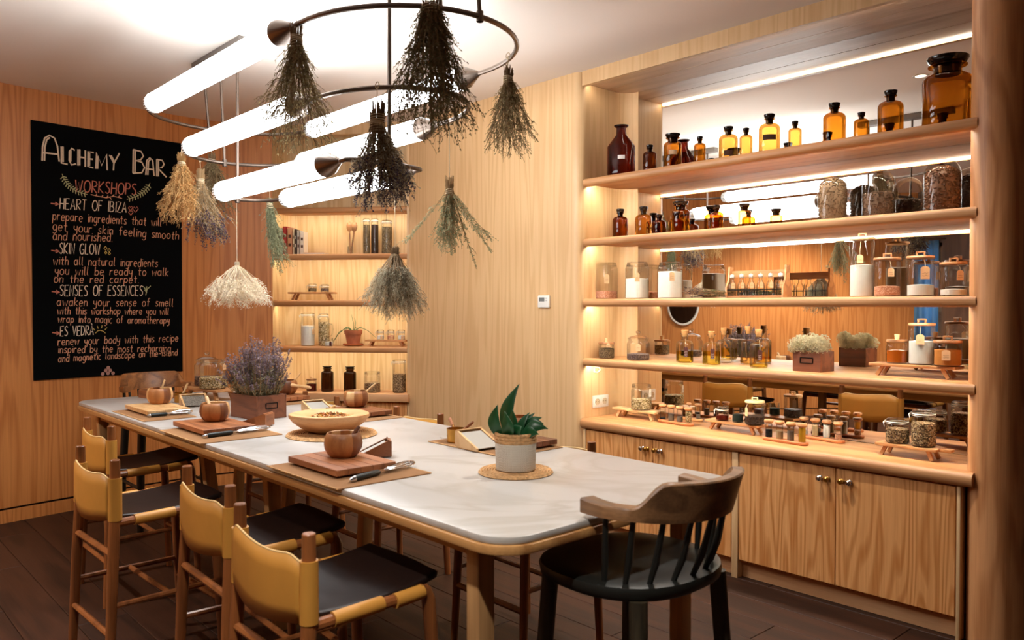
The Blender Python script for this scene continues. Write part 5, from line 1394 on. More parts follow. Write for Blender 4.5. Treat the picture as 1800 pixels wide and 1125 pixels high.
# worktop things
ry = 4.10
xa = at_y(1085, 720, ry).x; xb = at_y(1160, 720, ry).x
p1 = at_z(1100, 733, CT)
riser('pale pine footed board in the left corner of the worktop', ((xa + xb) / 2, ry, CT), 0, xb - xa, .11, .062, PINE, legw=.018)
jpx('storage_jar', 'clear jar of seed flakes on the pale pine footed board', 1128, 36, 675, CT + .0625, 4.10, fill=(OATC, .5), lid='screw', seedn=600, ssize=.005, neck=.88, tagp=(.75, .024, .05, PAPER_W, .9))
def vial_tray(label, pa, pb, wood_m, contents, lids, desc, gname, dy=0.0):
    a = at_z(pa[0], pa[1], CT + .01); b = at_z(pb[0], pb[1], CT + .01)
    c = (a + b) / 2; L_ = (b - a).length; ang = atan2(b.y - a.y, b.x - a.x)
    d = .054
    t = thing('vial_tray', label, 'tray', (c.x, c.y, CT), ang, 'pill-shaped vial trays on the worktop')
    m = MB(); m.prism(arc(L_ / 2 - d / 2, 0, d / 2, -90, 90, 10) + arc(-L_ / 2 + d / 2, 0, d / 2, 90, 270, 10), 0.0005, .018); m.build('board', wood_m, t, bevel=.006, seg=3)
    nn = len(contents)
    for i, (mt, fr, dn) in enumerate(contents):
        u = -L_ / 2 + L_ * (i + .5) / nn * 1.0
        px_, py_ = c.x + u * cos(ang), c.y + u * sin(ang)
        v = thing('glass_vial', 'vial of %s, %s in %s' % (dn, ['leftmost', 'second from left', 'third from left', 'rightmost'][i], desc), 'vial', (px_, py_, CT + .0182), 0, gname)
        R = .0185; H = .078
        m = MB(); m.lathe([(0, .001), (R * .95, 0), (R, .003), (R, H * .9), (R * .9, H)], 20); m.build('glass_body', GLASS_S, v)
        fill_solid(v, R * .92, .002, .002 + H * fr, mt, n=16)
        m = MB(); m.lathe([(R * .8, H - .004), (R * 1.05, H), (R * 1.38, H + .006), (R * 1.4, H + .012), (R * 1.2, H + .018), (0, H + .019)], 20); m.build('wooden_stopper', lids, v)
    return t
vial_tray('reddish pill-shaped tray at the front left of the worktop', (1158, 738), (1218, 747), TRAY_W, [(BLACKC, .12, 'a pinch of black powder'), (GREYP, .5, 'grey seeds'), (GREYP, .4, 'grey clay'), (OATC, .85, 'pale grains')], VLID, 'the reddish front left tray', 'vials in the reddish front left tray')
vial_tray('pale pill-shaped tray half hidden behind the reddish tray', (1178, 730), (1236, 739), RISER_W, [(BEIGEP, .7, 'beige powder'), (YELLOWP, .75, 'yellow powder'), (BEIGEP, .6, 'cream powder'), (GREYP, .3, 'grey sand')], VLID, 'the pale tray behind the reddish one', 'vials in the pale rear left tray')
vial_tray('pill-shaped tray with black, grey and yellow vials at the middle front', (1342, 769), (1420, 781), TRAY_W, [(BLACKC, .5, 'black charcoal'), (BEIGEP, .5, 'beige powder'), (GREYP, .62, 'grey powder'), (YELLOWP, .95, 'turmeric yellow powder')], VLID, 'the middle front tray', 'vials in the middle front tray')
vial_tray('pill-shaped tray of cream powders behind the middle front tray', (1404, 764), (1484, 777), TRAY_W, [(SALT, .2, 'white salt'), (BEIGEP, .7, 'sand powder'), (SALT, .85, 'white powder'), (PEACH, .3, 'peach powder')], VLID, 'the cream powder tray', 'vials in the cream powder tray')
ry = 4.09
xa = at_y(1246, 735, ry).x; xb = at_y(1343, 735, ry).x
riser('oak footed board with three small dark jars in the middle of the worktop', ((xa + xb) / 2, ry, CT), radians(-3), xb - xa, .11, .06, RISER_W)
gm = 'jars on the middle worktop board'
jpx('small_jar', 'tiny clip jar of dark red jam on the middle worktop board', 1271, 22, 715, CT + .0605, 4.07, fill=(JAM, .5), lid='clip', group=gm, neck=.9)
jpx('small_jar', 'tiny screw jar of dark green powder on the middle worktop board', 1298, 19, 718, CT + .0605, 4.07, fill=(GREENC, .8), lid='screw', group=gm, neck=.9)
jpx('bean_jar', 'jar of dark beans with pale wooden lid and tag on the middle worktop board', 1328, 33, 698, CT + .0605, 4.06, fill=(BEAN2, .42), lid='block', tagp=(.62, .022, .05, PAPER, -.9), seedn=500, ssize=.0055, group=gm, neck=.97, lidmat=CORK_P)
ry = 4.03
xa = at_y(1546, 780, ry).x; xb = at_y(1656, 780, ry).x
riser('oak footed board with a handle beside the column on the worktop', ((xa + xb) / 2, ry, CT), radians(-2), xb - xa, .12, .062, RISER_W, handle=.05)
gn = 'clip jars on the handled worktop board'
jpx('clip_jar', 'low clip jar of brown dried petals on the handled worktop board', 1580, 38, 735, CT + .0625, 4.03, fill=(SEEDC, .75), lid='clip', seedn=700, ssize=.005, group=gn, neck=.92)
jpx('clip_jar', 'taller clip jar of striped seeds next to the column on the handled board', 1626, 39, 721, CT + .0625, 4.02, fill=(SEEDC, .78), lid='clip', seedn=900, ssize=.006, group=gn, neck=.92, seed=4)

# ------------------------------------------------------------------ things in the corner bookcase
def bk(px, dpt=.14):      # picture column -> distance along the bookcase at a depth
    v = ray(px, 540); o = BA + bn * dpt
    den = v.x * bt.y - v.y * bt.x
    s = (o.x * bt.y - o.y * bt.x) / den; t_ = (o.x * v.y - o.y * v.x) / den
    # solve o + bt*u = v*s
    q = Vector((v.x * s, v.y * s)) - o
    return q.dot(bt), s
def c3(x, y): return (470 + x / 2.811, 340 + y / 2.811)
def bplace(x, dpt=.14):
    px = c3(x, 0)[0]; u, s = bk(px, dpt); q = BA + bt * u + bn * dpt; return q, scale_at((q.x, q.y, 1.5)), px
def bjar(name, label, x0, x1, ytop, z, dpt=.14, **kw):
    q, s, px = bplace((x0 + x1) / 2, dpt); y_ = c3(0, ytop)[1]
    dist = Vector((q.x, q.y)).length; v = ray(px, y_); H = CAMZ + v.z * dist / sqrt(v.x ** 2 + v.y ** 2) - z
    return jar(name, label, (q.x, q.y, z), (x1 - x0) / 2.811 * s / 2, H, **kw)
def bthing(name, label, cat, x, z, dpt=.14, group=None):
    q, s, px = bplace(x, dpt); return thing(name, label, cat, (q.x, q.y, z), BROT, group), s
# books
BK = [('slim grey book at the left end of the bookcase row', 70, 88, 160, lin(150, 140, 130)), ('red spined book in the bookcase row', 90, 108, 152, lin(160, 40, 34)), ('tan spined book beside the red one', 112, 136, 158, lin(196, 140, 104)),
      ('thin cream book in the bookcase row', 139, 146, 164, lin(226, 206, 176)), ('thin dark book in the bookcase row', 149, 154, 166, lin(70, 50, 40)), ('pale grey book right of the thin dark one', 159, 172, 172, lin(190, 180, 168)), ('white book at the right end of the standing bookcase row', 175, 192, 178, lin(234, 222, 206))]
for lb, x0, x1, yt, colr in BK:
    t, s = bthing('book', lb, 'book', (x0 + x1) / 2, S2, .13, 'books standing in the corner bookcase')
    w_ = (x1 - x0) / 2.811 * s; h_ = (290 - yt) / 2.811 * s; d_ = .10
    m = MB(); m.box(-w_ / 2, w_ / 2, -d_ / 2, -d_ / 2 + .003, 0, h_); m.box(-w_ / 2, -w_ / 2 + .002, -d_ / 2, d_ / 2, 0, h_); m.box(w_ / 2 - .002, w_ / 2, -d_ / 2, d_ / 2, 0, h_); m.build('cover', plain('book_cover', colr, .6), t)
    m = MB(); m.box(-w_ / 2 + .002, w_ / 2 - .002, -d_ / 2 + .004, d_ / 2 - .003, .003, h_ - .003); m.build('pages', PAPER_W, t)
    for zz in (.3, .62):
        m = MB(); m.box(-w_ * .3, w_ * .3, -d_ / 2 - .0006, -d_ / 2, h_ * zz, h_ * (zz + .12)); m.build('spine_print', INK if colr[0] > .2 else PAPER_W, t)
t, s = bthing('book', 'pink-edged book lying flat in the bookcase beside the standing row', 'book', 245, S2, .12)
m = MB(); m.box(-.09, .09, -.06, .06, 0, .003); m.box(-.09, .09, -.06, .06, .013, .016); m.build('cover', plain('book_flat', lin(214, 170, 140), .6), t)
m = MB(); m.box(-.088, .088, -.058, .058, .003, .013); m.build('pages', PAPER_W, t)
# wooden spoons in a holder
t, s = bthing('spoon_holder', 'small dark jar holding the wooden spoons in the bookcase', 'holder', 412, S2, .15)
m = MB(); m.lathe([(0, .001), (.024, 0), (.026, .004), (.024, .07), (.021, .07), (.021, .004), (0, .004)], 20); m.build('cup', GLASS_S, t)
for i, (dx, lb) in enumerate(((-.004, 'wooden spoon with large oval bowl standing in the bookcase'), (.016, 'second wooden spoon leaning behind the first in the bookcase'))):
    q = t.location
    sp = thing('wooden_spoon', lb, 'spoon', (q.x, q.y, S2 + .006), BROT, 'wooden spoons in the bookcase')
    m = MB(); m.tube([(dx * .3, .0, 0), (dx * 2, .003 * i, .20)], [.006, .007], 8); m.build('handle', LIDW, sp)
    m = MB(); k0 = len(m.v); m.lathe([(0, .0), (.012, .004), (.02, .02), (.0215, .04), (.016, .06), (0, .068)], 18); m.xf(Matrix.Translation((dx * 2, .003 * i, .19)) @ Matrix.Scale(1.3, 4) @ Matrix.Scale(.45, 4, (0, 1, 0))); m.build('bowl', LIDW, sp)
gj = 'jars in the corner bookcase'
bjar('herb_jar', 'tall clip jar of dark herbs beside the wooden spoons', 474, 508, 124, S2, .13, fill=(HERBC, .9), lid='clip', seedn=400, ssize=.004, group=gj)
bjar('herb_jar', 'middle tall clip jar of dark herbs on the upper bookcase shelf', 514, 550, 124, S2, .15, fill=(BEAN2, .9), lid='clip', seedn=400, ssize=.004, group=gj)
bjar('herb_jar', 'right-hand tall clip jar of dark herbs on the upper bookcase shelf', 566, 618, 132, S2, .14, fill=(HERBC, .88), lid='clip', seedn=400, ssize=.004, group=gj)
def briser(label, x0, x1, z, h, dpt=.14):
    qa, s, _ = bplace(x0, dpt); qb, _, _ = bplace(x1, dpt); c = (qa + qb) / 2
    return riser(label, (c.x, c.y, z), BROT, (qb - qa).length, .11, h, RISER_W)
briser('small footed board with two little jars in the bookcase', 112, 336, S3, .072)
bjar('small_jar', 'little clip jar of grey herbs, left on the small bookcase board', 202, 244, 446, S3 + .0725, .14, fill=(HERBC, .6), lid='clip', group=gj)
bjar('small_jar', 'little clip jar of grey herbs, right on the small bookcase board', 264, 305, 449, S3 + .0725, .14, fill=(LAVC, .6), lid='clip', group=gj)
bjar('storage_jar', 'tall clip jar of white salt in the bookcase', 165, 233, 590, S4, .14, fill=(SALT, .66), lid='clip', tagp=(.45, .026, .05, PAPER, .8), group=gj)
jj = bjar('carafe', 'tall jug with handle full of cream flakes in the bookcase', 252, 306, 594, S4, .14, fill=(OATC, .85), lid='clip', seedn=500, ssize=.004, group=gj, cat='jug', neck=.8)
m = MB(); m.tube([(.05, .02, .19), (.085, .03, .185), (.095, .035, .14), (.08, .03, .09), (.05, .02, .08)], .005, 8); m.build('handle', GLASS_S, jj)
bjar('small_jar', 'little white jar with a dark tag in front of the cream-filled jug', 284, 324, 714, S4, .07, fill=(SALT, .7), lid='screw', tagp=(.4, .02, .04, TAG_D, .3), group=gj)
# terracotta pot with a sprawling plant
t, s = bthing('potted_plant', 'weathered terracotta pot with a sprawling grassy plant in the bookcase', 'plant', 424, S4 + .001, .14)
m = MB(); m.lathe([(0, .003), (.06, .0), (.085, .008), (.09, .018), (.082, .018), (.07, .009), (0, .008)], 28); m.build('saucer', plain('terracotta_plain', lin(196, 116, 70), .8, var=.15), t)
m = MB(); m.lathe([(0, .012), (.052, .012), (.068, .10), (.075, .10), (.078, .135), (.070, .135), (.066, .11), (0, .11)], 28); m.build('pot', TERRA, t)
m = MB(); m.lathe([(0, .126), (.068, .118)], 20); m.build('soil', SOIL, t)
gr = plain('grass_green_leaf', lin(94, 112, 66), .6)
for k, pts in enumerate([[(0, 0, .12), (-.06, 0, .16), (-.13, -.01, .10), (-.19, -.02, -.0)], [(0, 0, .12), (-.05, 0, .155), (-.12, -.01, .12), (-.17, -.02, .04)], [(0, 0, .12), (.06, 0, .16), (.13, 0, .13), (.20, 0, .07)], [(0, 0, .12), (.0, 0, .2), (-.015, 0, .27)], [(0.01, 0, .12), (.02, 0, .2), (.012, 0, .24)], [(0, 0, .12), (.03, -.03, .16), (.06, -.06, .13)], [(0, 0, .12), (-.03, -.03, .16), (-.07, -.05, .12)]]):
    m = MB(); P3 = [Vector(p_) for p_ in pts]; fine = []
    for i in range(len(P3) - 1):
        for q in range(5): fine.append(P3[i].lerp(P3[i + 1], q / 5))
    fine.append(P3[-1])
    m.tube(fine, [.005 * (1 - .8 * i / len(fine)) for i in range(len(fine))], 6); m.build('leaf', gr, t, angle=80)
briser('footed board with three little jars at the right of the bookcase', 490, 690, S4, .055)
for i, (x0, x1) in enumerate(((540, 577), (592, 628), (643, 680))):
    bjar('small_jar', 'little pale clip jar, %s of three on the right bookcase board' % ['left', 'middle', 'right'][i], x0, x1, 674, S4 + .0555, .14, fill=(SALT if i != 1 else PEACH, .5), lid='clip', tagp=(.3, .018, .03, PAPER, .2), group=gj)
bjar('honey_jar', 'dark honey jar with wooden lid on the bookcase counter', 191, 242, 902, CT, .12, fill=(JAM, .8), lid='woodknob', group=gj)
for i, (x0, x1) in enumerate(((265, 325), (377, 437))):
    q, s, px = bplace((x0 + x1) / 2, .11); R = 60 / 2.811 * s / 2; H = 128 / 2.811 * s
    t = thing('apothecary_bottle', ['left', 'right'][i] + '-hand tall black-brown bottle on the bookcase counter', 'bottle', (q.x, q.y, CT), 0, 'black-brown bottles in the bookcase')
    pr_, zn = shoulder(R, H, R * .62, H * .72); pr_ += [(R * .6, H * .86), (R * .78, H * .88), (R * .78, H * .895)]
    m = MB(); m.lathe(pr_, 28); m.build('glass_body', AMBER_B, t)
    m = MB(); m.lathe([(0, H * .895), (R * .6, H * .895), (R * .66, H * .94), (R * .8, H * .96), (R * .8, H * .985), (0, H)], 20); m.build('stopper', STOPPER, t)
bjar('storage_jar', 'wide jar half full of mixed seeds on the bookcase counter', 478, 557, 880, CT, .11, fill=(SEEDC, .55), lid='screw', seedn=600, ssize=.006, group=gj)
bjar('storage_jar', 'tall jar of brown grains at the right end of the bookcase counter', 618, 684, 822, CT, .12, fill=(SEEDC, .62), lid='clip', seedn=600, ssize=.004, group=gj, neck=.95)

# ------------------------------------------------------------------ table settings
def placemat(label, x0, x1, y0, y1, rz=0):
    t = thing('placemat', label, 'placemat', ((x0 + x1) / 2, (y0 + y1) / 2, TZ), rz, 'jute placemats')
    w_, d_ = x1 - x0, y1 - y0
    m = MB(); m.box(-w_ / 2, w_ / 2, -d_ / 2, d_ / 2, .0004, .004); m.build('mat', JUTE, t, bevel=.001, seg=1)
    for s in (-1, 1):
        m = MB(); m.tube([(-w_ / 2, s * d_ / 2, .003), (w_ / 2, s * d_ / 2, .003)], .003, 6); m.build('hem', JUTE_R, t)
def board(label, x0, x1, y0, y1, mat, rz=0):
    t = thing('cutting_board', label, 'cutting board', ((x0 + x1) / 2, (y0 + y1) / 2, TZ + .0045), rz, 'wooden cutting boards')
    w_, d_ = x1 - x0, y1 - y0; n_ = 5
    for i in range(n_):
        m = MB(); m.box(-w_ / 2, w_ / 2, -d_ / 2 + d_ * i / n_ + .0003, -d_ / 2 + d_ * (i + 1) / n_ - .0003, .008, .030); m.build('strip', mat, t, bevel=.0015, seg=1)
    m = MB(); m.box(-w_ / 2 + .02, w_ / 2 - .02, -d_ / 2 + .02, d_ / 2 - .02, .0003, .008); m.build('foot', ACACIA_D, t)
def bowl(label, x, y, z, R=.071, H=.09, seed=1):
    t = thing('wooden_bowl', label, 'bowl', (x, y, z), seed * .7, 'rounded wooden bowls')
    rr = random.Random(seed); ids = [rr.choice((0, 1, 2, 2)) for _ in range(9)]
    n_ = 36
    pr_ = [(0, 0), (R * .62, 0), (R * .8, H * .12), (R * .96, H * .36), (R, H * .55), (R * .95, H * .82), (R * .86, H * .98), (R * .82, H), (R * .76, H * .985), (R * .84, H * .6), (R * .7, H * .2), (0, H * .12)]
    m = MB(); m.lathe(pr_, n_, mfun=lambda k: ids[k // 4], rmod=lambda a, zz: 1 + .014 * abs(sin(4.5 * a)))
    m.build('shell', [BOWL_A, BOWL_B, BOWL_C], t, angle=40)
    return t
def stick(label, p0, p1, r, mat, cat='pestle', flat=False):
    p0 = Vector(p0); p1 = Vector(p1)
    t = thing('pestle' if not flat else 'wooden_stick', label, cat, p0)
    d = p1 - p0; m = MB()
    if flat: m.obox((0, 0, 0), d, r * 2.4, r * 1.1, (.3, .8, .1)); m.build('shaft', mat, t, bevel=r * .3)
    else:
        m.tube([(0, 0, 0), d * .12, d * .5, d * .9, d], [r * 1.2, r * 1.4, r * .85, r, r * .7], 10); m.build('shaft', mat, t)
def whisk(label, p0, p1, z):
    p0 = Vector((p0[0], p0[1], z)); d = Vector((p1[0], p1[1], z)) - p0; L_ = d.length; u = d.normalized()
    t = thing('whisk', label, 'whisk', p0, atan2(u.y, u.x), 'steel whisks with black handles')
    m = MB(); m.tube([(L_ * .07, 0, .011), (L_ * .10, 0, .011), (L_ * .40, 0, .011), (L_ * .43, 0, .011)], [.008, .0105, .0105, .008], 12); m.build('handle', plain('black_grip', lin(24, 32, 32), .45), t)
    m = MB(); m.tube([(0, 0, .008), (L_ * .03, 0, .009), (L_ * .075, 0, .011)], [.004, .0085, .0095], 10); m.tube([(L_ * .42, 0, .011), (L_ * .5, 0, .011)], [.008, .005], 10); m.build('ferrule', CHROME, t)
    m = MB()
    for k in range(5):
        a = pi * k / 5
        pts = []
        for i in range(17):
            q = 2 * pi * i / 16; xx = .5 + .25 * (1 - cos(q)) ; rad = .026 * sin(q) * (0.55 + .45 * (1 - cos(q)) / 2)
            pts.append((L_ * xx, rad * cos(a), max(.0015, .013 + rad * sin(a) * .5)))
        m.tube(pts, .002, 4)
    m.build('wires', CHROME, t)
def wedge_tray(label, x, y, rz, w=.12, d=.13, h=.06, plate=STEEL, mat=ACACIA, zb=TZ + .0045):
    """wooden grater box: two wedge sides, a back board and a sloping plate"""
    t = thing('grater_box', label, 'grater', (x, y, zb), rz, 'wedge-shaped wooden grater boxes')
    for s in (-1, 1):
        m = MB(); m.prism([(-d / 2, 0), (d / 2, 0), (d / 2, h), (d / 2 - .02, h), (-d / 2, .012)], -.005, .005)
        m.xf(Matrix.Translation((s * (w / 2 - .005), 0, 0)) @ Matrix.Rotation(pi / 2, 4, 'Z') @ Matrix.Rotation(pi / 2, 4, 'X')); m.build('side_panel', mat, t)
    m = MB(); m.box(-w / 2 + .01, w / 2 - .01, d / 2 - .01, d / 2, 0, h); m.build('back_panel', mat, t)
    m = MB(); m.obox((0, -d / 2 + .004, .009), (0, d / 2 - .022, h - .008), w - .022, .003, (0, 0, 1)); m.build('grater_plate', plate, t)
    m = MB(); m.tube([(-w / 2, d / 2 - .012, h + .002), (w / 2, d / 2 - .012, h + .002)], .004, 8); m.build('bar', mat, t)
    return t
STEELR = plain('satin_steel', lin(178, 176, 170), 0.55, 0.6)
SIEVE = speckle('grater_mesh', [lin(110, 104, 96), lin(150, 144, 134), lin(80, 76, 70)], 300, .4)
# left side, near to far
placemat('jute placemat of the setting nearest the camera', -2.80, -2.285, 1.315, 1.69)
board('reddish cutting board of the setting nearest the camera', -2.77, -2.415, 1.385, 1.63, ACACIA)
bowl('striped wooden bowl of the setting nearest the camera', -2.625, 1.535, TZ + .0350, seed=1)
stick('dark wooden pestle standing in the nearest bowl', (-2.635, 1.53, TZ + .055), (-2.60, 1.59, TZ + .145), .008, ACACIA_D)
whisk('whisk lying across the nearest placemat', (-2.335, 1.39), (-2.43, 1.72), TZ + .0045)
wedge_tray('dark grater box behind the nearest cutting board', -2.70, 1.725, radians(-29), .085, .12, .06, STEELR, ACACIA_D)
placemat('jute placemat of the middle setting on the left side', -3.95, -3.44, 1.312, 1.69)
board('reddish brown cutting board of the middle left setting', -3.99, -3.605, 1.39, 1.64, ACACIA)
bowl('wooden bowl with dark and light staves in the middle left setting', -3.86, 1.545, TZ + .0350, seed=2)
stick('pale wooden pestle in the middle left bowl', (-3.87, 1.54, TZ + .06), (-3.93, 1.53, TZ + .15), .010, PINE)
whisk('whisk lying beside the middle left cutting board', (-3.56, 1.365), (-3.60, 1.71), TZ + .0045)
wedge_tray('light brown grater box behind the middle left cutting board', -3.79, 1.72, radians(-54), .09, .16, .058, STEELR, ACACIA)
placemat('jute placemat of the furthest setting on the left side', -4.85, -4.30, 1.355, 1.62)
board('light oak cutting board of the furthest left setting', -4.84, -4.45, 1.42, 1.645, BOWL_A)
bowl('orange-brown wooden bowl of the furthest left setting', -4.76, 1.585, TZ + .0350, seed=4)
stick('flat pale stick standing in the furthest left bowl', (-4.77, 1.58, TZ + .06), (-4.75, 1.61, TZ + .17), .009, PINE, 'stick', True)
whisk('whisk lying on the furthest left placemat', (-4.42, 1.405), (-4.43, 1.65), TZ + .0045)
wedge_tray('grater box with grey mesh plate at the far left of the table', -4.80, 1.80, radians(80), .15, .15, .06, SIEVE, BOWL_A, TZ + .0006)
# far end
def brass_pot(label, x, y, rz, z=TZ + .0045):
    t = thing('brass_pot', label, 'pot', (x, y, z), rz, 'small brass pots with wooden handles')
    m = MB(); m.lathe([(0, 0), (.037, 0), (.04, .004), (.04, .058), (.043, .06), (.038, .06), (.037, .006), (0, .005)], 28); m.build('body', BRASS, t)
    m = MB(); m.tube([(-.04, 0, .05), (-.08, 0, .06)], .005, 8); m.build('bracket', BRASS, t)
    m = MB(); m.tube([(-.075, 0, .058), (-.155, 0, .078)], [.007, .0085], 10); m.build('handle', ACACIA, t)
    for a in (-.5, .5):
        m = MB(); m.lathe([(0, .001), (.004, 0)], 8); o = m.build('rivet', BRONZE, t); o.location = (.041 * cos(-1.9 + a), .041 * sin(-1.9 + a), .03); o.rotation_euler = (pi / 2, 0, -1.9 + a + pi / 2)
brass_pot('brass pot beside the furthest left bowl', -5.02, 1.80, radians(120), TZ + .0006)
stick('pale spoon handle standing in the far brass pot', (-5.02, 1.80, TZ + .03), (-4.99, 1.83, TZ + .12), .007, PINE, 'stick')
m_ = thing('wooden_crate', 'low wooden block tray at the far end beside the jars', 'tray', (-5.37, 1.77, TZ + .0006), radians(10))
for bx in ((-.12, .12, -.06, -.05, 0, .05), (-.12, .12, .05, .06, 0, .05), (-.12, -.11, -.05, .05, 0, .05), (.11, .12, -.05, .05, 0, .05)):
    m = MB(); m.box(*bx); m.build('side_panel', ACACIA, m_, bevel=.001, seg=1)
m = MB(); m.box(-.11, .11, -.05, .05, .001, .006); m.build('base', ACACIA, m_)
riser('oak footed board carrying two clip jars at the far end of the table', (-5.09, 2.01, TZ), radians(8), .42, .17, .072, RISER_W, legw=.02)
pa = at_z(352, 688, TZ + .0725)
jar('storage_jar', 'tall jar of grey buds with knobbed lid at the far end of the table', (-5.22, 2.04, TZ + .0725), .079, .225, fill=(LAVC, .42), lid='glassknob', tagp=(.95, .03, .035, PAPER, 0), seedn=700, ssize=.006, neck=.84, group='jars on the far table board')
jar('storage_jar', 'wide glass jar of pale dried petals in front of the tall grey bud jar', (-5.02, 2.0, TZ + .0725), .082, .185, fill=(OATC, .46), lid='screw', tagp=(.82, .03, .035, PAPER, .9), seedn=900, ssize=.008, neck=.86, group='jars on the far table board')
# lavender planter on the table
LX, LY = -4.09, 1.875
tp_ = planter('brown wooden planter box full of lavender on the dining table', (LX, LY, TZ + .0005), radians(6), .26, .18, .125, 'wooden planter boxes', 'right')
rr = random.Random(31); st = MB(); lf = MB(); fw = MB()
for i in range(240):
    x = rr.uniform(-.11, .11); yy = rr.uniform(-.07, .07); h = rr.uniform(.10, .31) * (1 - .25 * abs(x) / .11)
    if rr.random() < .12: h *= 1.18
    a = Vector((x, yy, .11)); b = Vector((x * 1.5 + rr.uniform(-.05, .05), yy * 1.6 + rr.uniform(-.05, .05), .11 + h))
    mid = a.lerp(b, .5) + Vector((rr.uniform(-.012, .012), rr.uniform(-.012, .012), 0))
    pts = [a, mid, b]; st.tube(pts, [.0016, .0013, .001], 3, cap=False)
    for k in range(24):
        u = rr.random() * .7; p = a.lerp(mid, u * 2) if u < .5 else mid.lerp(b, u * 2 - 1)
        d = Vector((rr.uniform(-1, 1), rr.uniform(-1, 1), rr.uniform(.2, 1.4))).normalized() * rr.uniform(.012, .03); s_ = d.cross(Vector((rr.random(), rr.random(), rr.random() + .1))).normalized() * .0026
        lf.add([p, p + d * .5 + s_, p + d, p + d * .5 - s_], [(0, 1, 2, 3)])
    for k in range(42):
        u = .62 + .40 * rr.random(); p = mid.lerp(b, u * 2 - 1) + Vector((rr.uniform(-1, 1), rr.uniform(-1, 1), rr.uniform(-1, 1))) * .004
        d = Vector((rr.uniform(-1, 1), rr.uniform(-1, 1), rr.uniform(-.2, 1))).normalized() * .011; s_ = d.cross(Vector((rr.random(), rr.random(), rr.random() + .1))).normalized() * .0042
        fw.add([p, p + d * .5 + s_, p + d, p + d * .5 - s_], [(0, 1, 2, 3)])
st.build('stems', S_TAN, tp_, smooth=False)
o = lf.build('foliage', herb('grey_green_leaf', lin(150, 144, 116), .9, var=.3, scale=40), tp_, smooth=False); o['kind'] = 'stuff'
o = fw.build('flower_heads', herb('dusty_lavender', lin(136, 118, 124), .9, var=.4, scale=40), tp_, smooth=False); o['kind'] = 'stuff'
# round jute mats, carved bowl, plant
def jute_mat(label, x, y, R, th=.011):
    t = thing('jute_mat', label, 'mat', (x, y, TZ + .0004), 0, 'round jute mats')
    pr_ = [(0, 0), (R, 0)]; n_ = int(R / .0095)
    top = []
    for i in range(n_):
        r1 = R - i * R / n_; r0_ = R - (i + 1) * R / n_; rm = (r1 + r0_) / 2
        top += [(r1 - .0005, th * .55), (rm + .002, th), (rm - .002, th), (r0_ + .0008, th * .6)]
    top.append((0, th * .8))
    m = MB(); m.lathe(pr_ + [(R + .003, th * .3)] + top, 64, rmod=lambda a, z: 1 + .004 * sin(34 * a)); m.build('coil', JUTE_R, t, angle=60)
jute_mat('round jute mat under the carved bowl of petals', -3.29, 1.865, .205)
jute_mat('round jute mat under the potted snake plant', -2.10, 1.93, .132)
t = thing('carved_bowl', 'large shallow carved wooden bowl of dried petals at the table centre', 'bowl', (-3.31, 1.865, TZ + .0118), radians(40))
m = MB(); R = .178
m.lathe([(0, 0), (R * .45, 0), (R * .7, .022), (R * .9, .05), (R, .075), (R * .985, .086), (R * .93, .089), (R * .62, .082), (R * .56, .07), (R * .4, .05), (0, .045)], 40, rmod=lambda a, z: 1 + .05 * cos(2 * a) + .015 * cos(5 * a + 1))
m.build('shell', DOUGH, t, angle=50)
rr = random.Random(77); m = MB(); mats_ = [plain('petal_cream', lin(232, 204, 150), .9), plain('petal_yellow', lin(224, 180, 84), .9), plain('petal_brown', lin(120, 84, 52), .9), plain('petal_rust', lin(196, 130, 84), .9)]
for i in range(420):
    a = rr.uniform(0, 2 * pi); r_ = .098 * sqrt(rr.random()); c = Vector((r_ * cos(a), r_ * sin(a), .06 + .022 * (1 - (r_ / .1) ** 2) + rr.uniform(0, .008)))
    M = Matrix.Rotation(rr.uniform(0, 6), 3, 'Z') @ Matrix.Rotation(rr.uniform(-.8, .8), 3, 'X'); s_ = rr.uniform(.006, .011)
    m.add([c + M @ Vector(v) for v in ((s_, 0, 0), (0, s_ * .6, .003), (-s_, 0, 0), (0, -s_ * .6, .003), (0, 0, -.003))], [(0, 1, 2, 3), (0, 3, 4), (3, 2, 4), (2, 1, 4), (1, 0, 4)], rr.choice((0, 0, 0, 1, 2, 3)))
o = m.build('petals', mats_, t, smooth=False); o['kind'] = 'stuff'
m = MB(); m.lathe([(0, .058), (.09, .056), (.1, .05)], 24); m.build('petal_bed', mats_[3], t)
t = thing('potted_plant', 'dark green snake plant in a white rope pot with jute rim', 'plant', (-2.10, 1.93, TZ + .0118))
R = .073
pr_ = [(0, 0), (R * .93, 0), (R * .97, .004)]
for i in range(11):
    z = .005 + i * .0085; pr_ += [(R * (.965 + .004 * i) - .0006, z), (R * (.972 + .004 * i) + .001, z + .0042), (R * (.968 + .004 * i) - .0006, z + .0083)]
m = MB(); m.lathe(pr_, 56); m.build('rope_pot', WHITE_ROPE, t, angle=70)
pr_ = []
for i in range(3):
    z = .098 + i * .0125; pr_ += [(R * 1.0, z), (R * 1.045, z + .004), (R * 1.045, z + .009), (R * 1.0, z + .0125)]
pr_ += [(R * .9, .134), (R * .88, .11)]
m = MB(); m.lathe(pr_, 72, rmod=lambda a, z: 1 + .012 * sin(22 * a + z * 500)); m.build('jute_rim', JUTE_R, t, angle=70)
m = MB(); m.lathe([(0, .118), (R * .9, .116)], 24); m.build('soil', SOIL, t)
